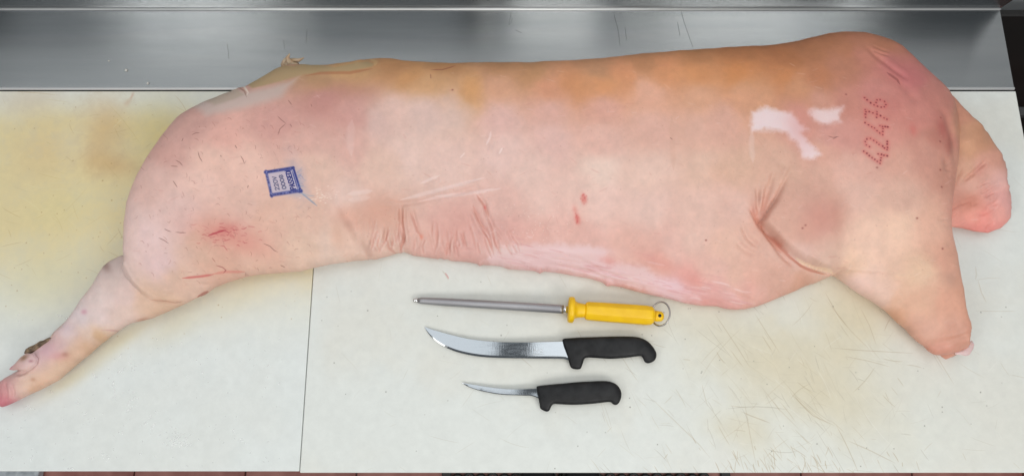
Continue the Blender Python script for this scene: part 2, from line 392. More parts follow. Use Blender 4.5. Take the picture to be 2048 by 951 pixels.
# tips of the photographer's boots, on the mat
def boot(x, label):
    bt = empty('boot', (x, -.47, mz), label, 'boot', 'boots standing on the ring mat')
    V, F = [], []; ns = 20; prof_ = [(-.20, .040, .085), (-.12, .044, .080), (-.04, .050, .062), (.02, .050, .048), (.055, .044, .042), (.078, .030, .034), (.088, .010, .024)]
    for (y, hw, h) in prof_:
        for k in range(ns):
            q = 2*math.pi*k/ns; V.append((hw*math.copysign(abs(math.cos(q))**.8, math.cos(q)), y, .022+h*.5+(h*.5)*math.sin(q)))
    for i in range(len(prof_)-1):
        for k in range(ns): F.append((i*ns+k, (i+1)*ns+k, (i+1)*ns+(k+1) % ns, i*ns+(k+1) % ns))
    F += [tuple(range(ns)), tuple(range(len(V)-1, len(V)-ns-1, -1))]
    mesh_obj('upper', V, F, M_BOOT, bt, True)
    out = [(-.046, -.2), (.046, -.2), (.054, -.05), (.055, .02), (.046, .065), (.022, .093), (-.022, .093), (-.046, .065), (-.055, .02), (-.054, -.05)]
    n_ = len(out); V = [(a, b_, 0) for a, b_ in out]+[(a, b_, .026) for a, b_ in out]
    F = [tuple(range(n_))[::-1], tuple(range(n_, 2*n_))]+[(k, (k+1) % n_, n_+(k+1) % n_, n_+k) for k in range(n_)]
    mesh_obj('sole', V, F, M_RUBBER, bt)
boot(.068, 'left one of the two black boot tips showing under the table edge')
boot(.184, 'right one of the two black boot tips showing under the table edge')
# dark shelving cart seen past the right end of the table
cart = empty('shelf_cart', (1.15, .30, -.925), 'dark metal shelf cart beyond the right end of the worktable', 'cart')
def cbox(name, a, mat):
    bm = bmesh.new(); bm_box(bm, *a, .003, 1); return bm_obj(name, bm, mat, cart, loc=(-1.15, -.30, .925))
cbox('shelf', (.93, 1.5, -.10, .36, -.50, -.48), M_DARK)
cbox('shelf', (.93, 1.5, -.10, .52, -.90, -.88), M_DARK)
cbox('back_panel', (.93, 1.6, .53, .545, -.92, -.203), M_DARK)
cbox('rail', (.93, 1.5, .355, .375, -.33, -.31), simple_mat('grey_rail', (.06, .06, .06), .5))
cbox('rail', (.93, 1.5, .300, .312, -.40, -.388), simple_mat('dark_rail', (.04, .038, .036), .5))
for yy_ in (-.09, .50): cbox('post', (.935, .955, yy_, yy_+.02, -.925, -.12), M_DARK)
bm = bmesh.new(); bm_box(bm, -3.2, 2.6, .60, .63, -.925, 1.9); wl = bm_obj('wall', bm, M_GREYMETAL); tag(wl, 'plain grey wall behind the worktable, showing past its right end', 'wall')

# ------------------------------------------------------------------ inflated solids: an outline (x, y, edge height, fullness) grown to a rounded body
def poisson(mask, iters):
    u = np.zeros(mask.shape, np.float32); f = mask.astype(np.float32)
    for lev in (8, 4, 2, 1):
        mk = mask[::lev, ::lev]
        if lev == 8: v = np.zeros(mk.shape, np.float32)
        else:
            v = np.repeat(np.repeat(v, 2, 0), 2, 1)[:mk.shape[0], :mk.shape[1]]
            if v.shape != mk.shape: v = np.pad(v, ((0, mk.shape[0]-v.shape[0]), (0, mk.shape[1]-v.shape[1])))
        v = v*mk; h2 = float(lev*lev)
        for _ in range(iters):
            s_ = np.zeros_like(v); s_[1:] += v[:-1]; s_[:-1] += v[1:]; s_[:, 1:] += v[:, :-1]; s_[:, :-1] += v[:, 1:]
            v = (s_+h2)*.25*mk
    return v
def bil(grid, fx, fy):
    fx = np.clip(fx, 0, grid.shape[1]-1.001); fy = np.clip(fy, 0, grid.shape[0]-1.001)
    xi = fx.astype(int); yi = fy.astype(int); a = fx-xi; b_ = fy-yi
    return (grid[yi, xi]*(1-a)+grid[yi, xi+1]*a)*(1-b_)+(grid[yi+1, xi]*(1-a)+grid[yi+1, xi+1]*a)*b_
class Lobe:
    """rounded lobe over an outline; rows are (x, y, edge height, fullness)"""
    def __init__(s, rows, cap=.12, coarse=.003, iters=220):
        s.R = np.asarray(rows, float); s.P = s.R[:, :2]; s.cap = cap; c = s.c = coarse
        s.ox, s.oy = s.P.min(0)-8*c; ex, ey = s.P.max(0)+8*c
        nx, ny = int((ex-s.ox)/c)+1, int((ey-s.oy)/c)+1
        X, Y = np.meshgrid(s.ox+np.arange(nx)*c, s.oy+np.arange(ny)*c)
        d, _ = seg_dist(X, Y, s.P, True); ins = inside(X, Y, s.P); s.sd = np.where(ins, d, -d)
        u = poisson(ins, iters)*c*c
        # smooth ratio u/d, extended past the rim
        good = (s.sd > 1.5*c); q = np.where(good, u/np.maximum(s.sd, 1e-6), 0); wgt = good.astype(np.float32)
        qq, ww = q.copy(), wgt.copy()
        for _ in range(10):
            def bl(z):
                o = z.copy(); o[1:] += z[:-1]; o[:-1] += z[1:]; o[:, 1:] += z[:, :-1]; o[:, :-1] += z[:, 1:]; return o/5
            qq = bl(qq); ww = bl(ww); qq = np.where(good, q, qq); ww = np.where(good, 1, ww)
        s.q = np.where(ww > 1e-6, qq/np.maximum(ww, 1e-6), 0)
        wsum = np.zeros_like(X); e = np.zeros_like(X); am = np.zeros_like(X)
        for (x, y, ze, a) in s.R:
            ww = 1/(((X-x)**2+(Y-y)**2)**1.25+1e-6); wsum += ww; e += ww*ze; am += ww*a
        s.E = e/wsum; s.AM = am/wsum
    def at(s, X, Y, d):
        fx = (X-s.ox)/s.c; fy = (Y-s.oy)/s.c
        E_ = bil(s.E, fx, fy); a = bil(s.AM, fx, fy); u = np.maximum(bil(s.q, fx, fy)*np.maximum(d, 0), 0)
        h = a*np.sqrt(2*u); h = s.cap*np.tanh(h/s.cap)
        return E_, np.where(d > 0, E_+h, E_+4*d)
    def dist(s, X, Y, band=.008):
        d = bil(s.sd, (X-s.ox)/s.c, (Y-s.oy)/s.c)
        out = (X < s.ox) | (Y < s.oy) | (X > s.ox+(s.sd.shape[1]-1)*s.c) | (Y > s.oy+(s.sd.shape[0]-1)*s.c); d = np.where(out, -.05, d)
        k = np.abs(d) < band
        if k.any():
            dd, _ = seg_dist(X[k], Y[k], s.P, True); ins = inside(X[k], Y[k], s.P); d = d.copy(); d[k] = np.where(ins, dd, -dd)
        return d
def solid(name, lobes, h, mat, parent=None, relief=None, kmax=.0045, floor_z=.0015, under=.55, zoff=0., symmetric=False):
    lo = np.min([l.P.min(0) for l in lobes], 0)-3*h; hi = np.max([l.P.max(0) for l in lobes], 0)+3*h
    nx, ny = int((hi[0]-lo[0])/h)+2, int((hi[1]-lo[1])/h)+2
    X, Y = np.meshgrid(lo[0]+np.arange(nx)*h, lo[1]+np.arange(ny)*h)
    D_ = np.max([l.dist(X, Y) for l in lobes], 0)
    gy, gx = np.gradient(D_, h); gn = np.hypot(gx, gy)+1e-9; gx /= gn; gy /= gn
    keep = D_ > -.62*h
    quad = keep[:-1, :-1] & keep[1:, :-1] & keep[:-1, 1:] & keep[1:, 1:]
    used = np.zeros_like(keep); used[:-1, :-1] |= quad; used[1:, :-1] |= quad; used[:-1, 1:] |= quad; used[1:, 1:] |= quad
    snap = used & (D_ < .3*h)
    # a boundary vertex must lie on the outline
    full = np.zeros(keep.shape, int); full[:-1, :-1] += quad; full[1:, :-1] += quad; full[:-1, 1:] += quad; full[1:, 1:] += quad
    rim = used & (full < 4)
    snap |= rim
    for _ in range(2):
        Xn = np.where(snap, X-gx*D_, X); Yn = np.where(snap, Y-gy*D_, Y)
        X, Y = Xn, Yn; D2 = np.max([l.dist(X, Y) for l in lobes], 0); D_ = np.where(snap, D2, D_)
    D_ = np.where(snap, 0, D_)
    acc = None; Ee = None; bestd = np.full(X.shape, -1e9)
    for l in lobes:
        d = l.dist(X, Y); 
        E_, H_ = l.at(X, Y, d)
        Ee = E_ if Ee is None else np.where(d > bestd, E_, Ee); bestd = np.maximum(bestd, d)
        acc = [H_] if acc is None else acc+[H_]
    Hh = acc[0]
    for H_ in acc[1:]:
        k = kmax; t = np.clip(.5+.5*(Hh-H_)/k, 0, 1); Hh = H_*(1-t)+Hh*t+k*t*(1-t)
    Hh = np.where(snap, Ee, Hh)
    if relief is not None:
        Hh = Hh+relief(X, Y, D_)*ss(D_, 0, .004)
    ids = -np.ones(X.shape, int); ids[used] = np.arange(used.sum()); nv = int(used.sum())
    V = np.stack([X[used], Y[used], Hh[used]+zoff], 1)
    j, i = np.nonzero(quad)
    F = np.stack([ids[j, i], ids[j, i+1], ids[j+1, i+1], ids[j+1, i]], 1)
    # directed boundary edges
    e = np.concatenate([F[:, [0, 1]], F[:, [1, 2]], F[:, [2, 3]], F[:, [3, 0]]]); key = e[:, 0]*(nv+1)+e[:, 1]; rev = e[:, 1]*(nv+1)+e[:, 0]
    be = e[~np.isin(key, rev)]
    bv = np.unique(be); mp = -np.ones(nv, int); mp[bv] = np.arange(len(bv)); G = np.stack([gx[used], gy[used]], 1)[bv]; Bv = V[bv]; Eb = (Ee[used])[bv]
    rings = [bv]; VV = [V]; cnt = nv
    if symmetric:
        Vb = V.copy(); Vb[:, 2] = 2*zoff+2*Ee[used]-V[:, 2]; VV.append(Vb); FF = [F, (F+nv)[:, ::-1]]
        allF = list(FF)
        side = np.stack([be[:, 1], be[:, 0], be[:, 0]+nv, be[:, 1]+nv], 1); allF.append(side)
    else:
        allF = [F]
        for fr, ins_ in ((.62, .12), (.30, .45), (.0, under)):
            P = Bv.copy(); inset = np.minimum(Eb*ins_, .03); P[:, :2] += G*inset[:, None]; P[:, 2] = floor_z+(Bv[:, 2]-floor_z)*fr
            VV.append(P); new = np.arange(cnt, cnt+len(bv)); prev = rings[-1]
            a = mp[be[:, 0]]; b_ = mp[be[:, 1]]
            allF.append(np.stack([prev[b_], prev[a], new[a], new[b_]], 1)); rings.append(new); cnt += len(bv)
    V = np.concatenate(VV); F = np.concatenate(allF)
    me = bpy.data.meshes.new(name); me.vertices.add(len(V)); me.vertices.foreach_set('co', V.astype(np.float32).ravel())
    me.loops.add(F.size); me.loops.foreach_set('vertex_index', F.astype(np.int32).ravel())
    me.polygons.add(len(F)); me.polygons.foreach_set('loop_start', np.arange(0, F.size, 4, dtype=np.int32))
    me.polygons.foreach_set('use_smooth', np.ones(len(F), bool)); me.update(calc_edges=True); me.validate()
    me.materials.append(mat); o = bpy.data.objects.new(name, me); link(o, parent)
    return o, (lo, h, X, Y, Hh, used, Ee)

# ------------------------------------------------------------------ the carcass
def rows(spec):
    """each run: (edge height, fullness, photo points)"""
    out = []
    for ze, am, pts in spec:
        for (px, py) in pts:
            x, y = unp(px, py, ze); out.append((x, y, ze, am))
    return out
HAM = [(245, 522), (243, 500), (244, 475), (245, 447), (250.5, 405), (258, 385), (263, 372), (271, 352), (278, 342), (290, 319), (303, 300), (318, 279), (337, 256), (351, 239), (362, 230), (381, 219), (410, 204), (450, 190), (473, 181)]
RUMP = [(497, 174), (515, 164), (536, 151.5), (557, 138), (572, 132), (590, 129), (617, 131), (630, 133.5), (660, 133.5), (685, 130), (719, 124)]
BACK = [(734, 119.6), (751, 117), (785, 117), (809, 121.7), (850, 124), (905, 126.5), (939, 125), (980, 125), (1025, 125), (1093, 123.7), (1178, 120), (1230, 115), (1281, 109), (1349, 103), (1400, 100), (1450, 96), (1500, 93), (1542, 91), (1584, 85)]
NECK = [(1618, 79), (1651, 70.5), (1689, 65), (1727, 66), (1752, 71.5), (1780, 80), (1805, 95), (1828, 118), (1857.5, 145), (1891, 174.6), (1898.5, 181.5), (1908, 200)]
EDGE = [(1914, 235), (1917, 268), (1917, 300), (1915, 325), (1911, 350), (1908, 372), (1906, 389), (1903, 410), (1900.6, 435), (1900.6, 453.4), (1901, 464.6), (1907, 488), (1915, 511), (1921, 547), (1927.7, 583), (1931, 608), (1936, 627), (1943.5, 644), (1946.6, 656.7), (1945, 667), (1944, 681)]
HOCK = [(1936, 694), (1922, 702), (1906.7, 707), (1881.4, 710), (1869, 709), (1858, 702), (1850, 692.5), (1837, 684), (1822.6, 670), (1812, 657.8), (1795, 644), (1774, 623), (1747, 604), (1717, 586), (1690, 566), (1673, 552.6)]
BELLY = [(1661, 552), (1631, 565.7), (1610, 572), (1589, 582), (1562, 593), (1537, 603.5), (1513.6, 612.4), (1490, 617.6), (1471.5, 619), (1450.5, 617), (1433.6, 612), (1400, 611), (1368, 605.6), (1336.5, 597), (1305, 590), (1273, 582.5), (1242, 574), (1225, 571), (1213.5, 572), (1205, 564.6), (1181, 557), (1151, 552), (1118, 545.7), (1088, 542.5), (1080, 546.7), (1069, 541.5), (1017, 538), (1000, 532), (966, 529.5), (959.6, 532), (953, 527), (934, 523.6), (903, 521.5), (894, 518), (888, 519), (882, 516), (875.5, 517.7), (842, 513), (827, 511), (808, 503.6), (802, 506), (793.5, 506.4), (781, 511), (755.6, 518)]
GROIN = [(734.6, 519.4), (709, 521.5), (663, 528), (629, 535), (600, 542.5), (557.5, 545.7), (519.7, 549), (494, 553), (452, 565.7), (427, 576), (418.7, 582.5), (408, 590), (389, 597), (366, 603)]
FOLD = [(347, 605.6), (320, 601), (297, 597), (282, 584.6), (263, 565.7), (250.5, 551), (244.5, 534)]
INSET = 6.0
def shifted(pts, dx, dy=0): return [(x+dx, y+dy) for x, y in pts]
torso = Lobe(rows([(.070, .46, shifted(HAM, 5, 2)), (.060, .42, shifted(RUMP, 0, 3)), (.052, .36, shifted(BACK, 0, 3)), (.055, .38, shifted(NECK, -4, 2)), (.052, .40, shifted(EDGE, -3)), (.026, .46, HOCK), (.013, .26, BELLY), (.030, .36, GROIN), (.034, .40, FOLD[:1]), (.040, .40, FOLD[1:2]), (.046, .40, FOLD[2:3]), (.051, .42, FOLD[3:4]), (.056, .42, FOLD[4:5]), (.060, .42, FOLD[5:])]), cap=.105)
SHANK = [(242.6, 510.7), (223, 520.5), (208, 532), (198, 549), (188, 569), (163, 599), (147, 624), (134.6, 640), (117.8, 655.8), (101, 673.6), (80, 683), (60, 698), (50.5, 708), (42, 716), (36, 728), (38, 740), (10.5, 754.6), (-2, 764), (-14, 778), (-16, 795), (-8, 808), (4, 813.5), (12.6, 811), (27, 805), (59, 789), (84, 777.7), (115.7, 761), (147, 733.6), (179, 708), (202, 687), (227, 668), (248, 652.6), (262, 646), (284, 641), (305, 636), (336.7, 622.4), (364, 610)]
SHANK_IN = [(400, 592), (400, 560), (360, 530), (310, 510), (270, 505)]
shank = Lobe(rows([(.034, .50, SHANK[:9]), (.020, .55, SHANK[9:30]), (.030, .50, SHANK[30:]), (.034, .40, SHANK_IN)]), cap=.06)
JOWL = [(1893, 178), (1911, 198), (1928, 219), (1957, 246), (1974, 266), (1985, 285), (1999, 303.5), (2010, 324.5), (2014, 343.5), (2014.6, 368), (2018, 382.6), (2022, 403.6), (2021.5, 435), (2014, 444.6), (2001.5, 456), (1987, 461), (1976, 465.6), (1953, 463), (1928, 456.6), (1900.6, 453.4)]
jowl = Lobe(rows([(.052, .36, JOWL[:4]), (.044, .36, JOWL[4:7]), (.036, .36, JOWL[7:10]), (.020, .34, JOWL[10:]), (.03, .3, [(1880, 440), (1860, 380), (1850, 300)]), (.055, .3, [(1860, 220)])]), cap=.05)
# creases and folds as photo polylines: (points, width in m, depth in m)
def W(px, py, z=.09):
    return unp(px, py, z)
FOLD_LEG = [(1578, 345), (1566, 370), (1551.5, 400), (1538, 420), (1527, 437), (1522, 446), (1534.7, 461), (1558, 488), (1581, 511.5), (1602, 528), (1623, 538), (1645, 545), (1668, 550)]
def z_leg(k): return [.085, .083, .08, .078, .075, .073, .068, .058, .048, .038, .03, .022, .016][k]
LEGPTS = np.array([W(p[0], p[1], z_leg(k)) for k, p in enumerate(FOLD_LEG)])
LEG = catmull(LEGPTS, 5)
CREASES = [  # px points, height guess, sigma (m), depth (m; negative is a ridge)
    ([(807, 419), (805, 444), (806, 466), (809, 479), (802, 492), (801, 499)], .03, .0026, .0042),
    ([(815, 424), (812, 450), (815, 470), (816, 492)], .03, .0028, -.0020),
    ([(779, 459), (772, 477), (777, 496), (791, 504)], .03, .0024, .0030),
    ([(744, 481), (753, 496), (768, 510)], .03, .0026, .0024),
    ([(785, 481), (790, 496), (799, 502)], .025, .0020, .0022),
    ([(762, 470), (762, 488), (775, 503)], .03, .0024, .0018),
    ([(828, 423), (837, 461), (844, 475)], .03, .0024, .0026), ([(835, 481), (835, 500), (830, 509)], .02, .0022, .0020),
    ([(953, 389), (962, 404), (970, 414), (975, 432), (990, 460), (1008, 480)], .04, .0028, .0030),
    ([(946, 419), (957, 440), (965, 457), (985, 478)], .035, .0030, .0030),
    ([(935, 430), (948, 455), (962, 480)], .035, .0034, .0018),
    ([(897, 490), (893, 509)], .02, .0024, .0032), ([(912, 494), (915, 517)], .02, .0024, .0030), ([(905, 480), (903, 505)], .02, .0030, -.0016),
    ([(1015, 462), (1022, 480), (1030, 488)], .03, .0022, .0022), ([(1083, 455), (1096, 480)], .03, .0022, .0016),
    ([(873, 470), (868, 500)], .025, .0030, .0014), ([(925, 470), (935, 505)], .025, .0030, .0016), ([(858, 440), (862, 470)], .03, .004, .0012), ([(720, 440), (728, 480), (730, 510)], .035, .006, -.0022),
    ([(689, 423), (712, 455), (740, 500)], .04, .0085, .0030), ([(660, 400), (690, 450), (720, 500)], .045, .0090, -.0016), ([(640, 410), (655, 450), (690, 505)], .045, .008, .0016),
    ([(700, 250), (703, 310), (715, 350), (722, 380)], .09, .007, .0018),
    ([(818, 394), (885, 379), (969, 355.5)], .08, .0032, -.0016), ([(841, 401), (935, 386), (1003, 377)], .07, .0032, -.0012), ([(730, 425), (811, 402), (900, 386), (980, 366)], .07, .0040, .0012), ([(760, 400), (811, 406), (868, 397)], .06, .003, .0014),
    ([(845, 364), (880, 350)], .09, .0028, -.0014), ([(974, 262), (982, 280), (974, 300)], .1, .003, -.0014),
    # arm pit fan
    ([(1545, 345), (1536, 385), (1527, 430)], .08, .0030, .0030), ([(1534, 365), (1528, 400), (1524, 432)], .08, .0026, .0026), ([(1514, 375), (1518, 410), (1521, 438)], .08, .0028, .0032),
    ([(1500, 415), (1510, 432), (1521, 447)], .075, .0026, .0034), ([(1503, 432), (1518, 452), (1540, 478), (1568, 508), (1600, 530)], .06, .0040, .0050), ([(1482, 450), (1500, 478), (1520, 490)], .065, .0036, .0026),
    ([(1470, 484), (1490, 500), (1512, 508)], .055, .0040, .0020), ([(1505, 470), (1530, 500), (1560, 525)], .055, .0036, -.0012),
    ([(1575, 330), (1560, 365), (1545, 400)], .085, .0040, -.0020),
    ([(1596, 526), (1623, 539), (1645, 546), (1662, 550)], .025, .0022, .0040), ([(1600, 520), (1625, 531), (1655, 541)], .03, .0020, -.0012),
    # neck and shoulder
    ([(1728, 100), (1740, 117), (1773, 145), (1794, 160), (1808, 172)], .08, .0045, .0024), ([(1738, 98), (1755, 106), (1776, 110)], .08, .0024, .0008), ([(1740, 108), (1756, 116), (1770, 118)], .08, .0022, .0016),
    ([(1790, 165), (1805, 190), (1830, 215)], .085, .007, .0014), ([(1872, 225), (1886, 245), (1896, 276), (1903, 300), (1905, 330)], .075, .0060, .0022), ([(1880, 320), (1886, 350)], .075, .006, .0020),
    ([(1972, 322), (1950, 343), (1928, 362)], .05, .0030, .0036), ([(1967, 340), (1950, 352)], .05, .0030, .0014), ([(1905, 418), (1925, 405), (1940, 397)], .05, .003, .0020), ([(1912, 428), (1928, 418)], .05, .0024, .0016),
    ([(1958, 432), (1980, 415), (2003, 395)], .04, .0040, .0016), ([(1955, 455), (1968, 436)], .03, .004, .0018), ([(1915, 400), (1950, 388), (1990, 376)], .05, .004, .0012), ([(1912, 445), (1940, 430), (1965, 420)], .035, .003, .0012),
    ([(1925, 330), (1918, 350), (1911, 372)], .05, .003, .0016),
    # fore shank ring
    ([(1944, 640), (1937, 660), (1922, 672), (1905, 678), (1885, 680)], .045, .0035, .0020), ([(1755, 606), (1780, 608), (1805, 602)], .03, .006, .0016), ([(1885, 645), (1905, 652)], .05, .004, .0010), ([(1850, 690), (1880, 686), (1900, 690)], .03, .004, .0014),
    # hind leg
    ([(25, 770), (28, 782), (24, 795)], .03, .0020, .0026), ([(10, 765), (14, 785), (10, 800)], .03, .0022, .0022), ([(30, 745), (40, 748), (57, 741)], .035, .0022, .0030),
    ([(202, 650), (222, 660)], .05, .002, .0008), ([(40, 760), (60, 757)], .035, .003, .0008), ([(250, 500), (256, 540), (275, 575), (300, 592)], .07, .0025, -.0014),
    ([(366, 555), (395, 553), (427, 549)], .10, .0018, .0016), ([(297, 597), (330, 602), (366, 601)], .05, .0018, .0024),
    ([(1000, 505), (1080, 512), (1150, 520), (1200, 545), (1262, 562)], .02, .0022, .0012), ([(1080, 530), (1150, 540), (1220, 560), (1300, 580)], .015, .0018, .0016), ([(1170, 528), (1215, 550), (1260, 560)], .018, .0020, .0016), ([(1100, 522), (1160, 530), (1200, 538)], .018, .0018, .0012),
]
rw_ = np.random.default_rng(33)
WRINK = []
for i in range(46):        # gathered flank skin: fine wrinkles running down to the belly edge
    x = rw_.uniform(735, 1040); f = (x-735)/305; y1 = 508+f*14-rw_.uniform(0, 26); L = rw_.uniform(16, 58); lean = -.25+.75*f+rw_.normal(0, .16)
    p = [(x-lean*L, y1-L), (x-lean*L*.45+rw_.normal(0, 2.5), y1-L*.5), (x, y1)]; dp = float(rw_.uniform(.0007, .0022)); WRINK.append((p, dp))
    CREASES.append((p, .03, float(rw_.uniform(.0016, .0028)), dp))
for i in range(22):        # below the fore leg fold and over the belly
    x = rw_.uniform(1000, 1480); y1 = 520+(x-1000)*.17+rw_.normal(0, 10); L = rw_.uniform(20, 60)
    p = [(x, y1), (x+L*.5, y1+L*.10+rw_.normal(0, 2)), (x+L, y1+L*.25)]; CREASES.append((p, .02, float(rw_.uniform(.0014, .0026)), float(rw_.uniform(.0005, .0013))))
for i in range(16):        # jowl and neck
    x, y = rw_.uniform(1915, 1985), rw_.uniform(370, 450); L = rw_.uniform(12, 34)
    CREASES.append(([(x, y), (x+L*.5, y-L*.22), (x+L, y-L*.5)], .04, float(rw_.uniform(.0016, .003)), float(rw_.uniform(.0009, .0022))))
for i in range(14):
    x, y = rw_.uniform(1852, 1890), rw_.uniform(340, 460); L = rw_.uniform(14, 34)
    CREASES.append(([(x, y), (x+L*.5, y-L*.08), (x+L, y-L*.25)], .06, float(rw_.uniform(.0018, .003)), float(rw_.uniform(.0003, .0008))))
def relief(X, Y, D_):
    out = np.zeros(X.shape)
    # shoulder and fore leg stand above the belly along the fold
    P = LEG; lo_, hi_ = P.min(0)-.16, P.max(0)+.16
    k = (X > lo_[0]) & (X < hi_[0]) & (Y > lo_[1]) & (Y < hi_[1]); x, y = X[k], Y[k]
    d, t = seg_dist(x, y, P)
    # side: leg side lies to the right of the line
    best = np.full(x.shape, 1e9); side = np.zeros(x.shape)
    for i in range(len(P)-1):
        ax, ay = P[i]; bx, by = P[i+1]; dx, dy = bx-ax, by-ay
        tt = np.clip(((x-ax)*dx+(y-ay)*dy)/(dx*dx+dy*dy), 0, 1); q = np.hypot(x-ax-tt*dx, y-ay-tt*dy); cr = dx*(y-ay)-dy*(x-ax)
        m_ = q < best; best[m_] = q[m_]; side[m_] = np.sign(cr)[m_]
    endf = ss(P[0, 1]+.02-y, 0, .11); amp = .017*endf*(1-.4*ss(x, P[-1, 0]-.03, P[-1, 0])); cc = P[len(P)*6//10]
    leg_side = side > 0
    up = np.where(leg_side, np.sqrt(1-(1-np.clip(d/.0075, 0, 1))**2)*np.exp(-(((x-cc[0]-.03)**2+(y-cc[1]-.02)**2)/.11**2)**1.2), 0)
    groove = -.0062*endf*np.exp(-(d/.0045)**1.2)
    out[k] += amp*up+groove*np.where(leg_side, np.exp(-(d/.0015)), 1)
    for pts, z, sg, dep in CREASES:
        Q = catmull([W(px, py, z) for px, py in pts], 4); e = sg*4
        k = (X > Q[:, 0].min()-e) & (X < Q[:, 0].max()+e) & (Y > Q[:, 1].min()-e) & (Y < Q[:, 1].max()+e)
        if not k.any(): continue
        d, t = seg_dist(X[k], Y[k], Q); tp = np.minimum(1, 5*np.minimum(t, 1-t)+.1)
        out[k] -= dep*tp*(np.exp(-(d/sg)**2)-.35*np.exp(-((d-2.1*sg)/(1.1*sg))**2))
    # broad unevenness of flesh under the skin
    fx = (X-X0)/RES; fy = (Y-Y0)/RES
    xi = np.clip(fx.astype(int), 0, TW-1); yi = np.clip(fy.astype(int), 0, TH-1)
    out += (NZ3[yi, xi]-.5)*.008+(NZ1[yi, xi]-.5)*.0006
    # ragged frill of the belly edge
    out += (NZ1[yi, xi]-.5)*.004*np.exp(-np.maximum(D_, 0)/.02)
    return out
M_SKIN, SK, SB = new_mat('pale_pork_skin')
carcass = empty('pork_carcass', (0, .1, 0), 'whole pale pink side of pork lying skin side up across both cutting boards', 'carcass')
body, FIELD = solid('body', [torso, shank, jowl], .0017, M_SKIN, carcass, relief)
body.location = -carcass.location
uv_xy(body.data)
lo_f, h_f, FX, FY, FH, FU, FE = FIELD
def surf_z(x, y):
    i = (x-lo_f[0])/h_f; j = (y-lo_f[1])/h_f; i0 = int(min(max(round(i), 0), FH.shape[1]-1)); j0 = int(min(max(round(j), 0), FH.shape[0]-1))
    return float(FH[j0, i0]) if FU[j0, i0] else .03
def S(px, py):
    """photo measurement -> point on the skin"""
    z = .06
    for _ in range(7):
        x, y = unp(px, py, z); z = .5*z+.5*surf_z(x, y)
    return unp(px, py, z)
def SS(*p): return [S(a, b) for a, b in p]
def S3(px, py, dz=0):
    x, y = S(px, py); return (x, y, surf_z(x, y)+dz)

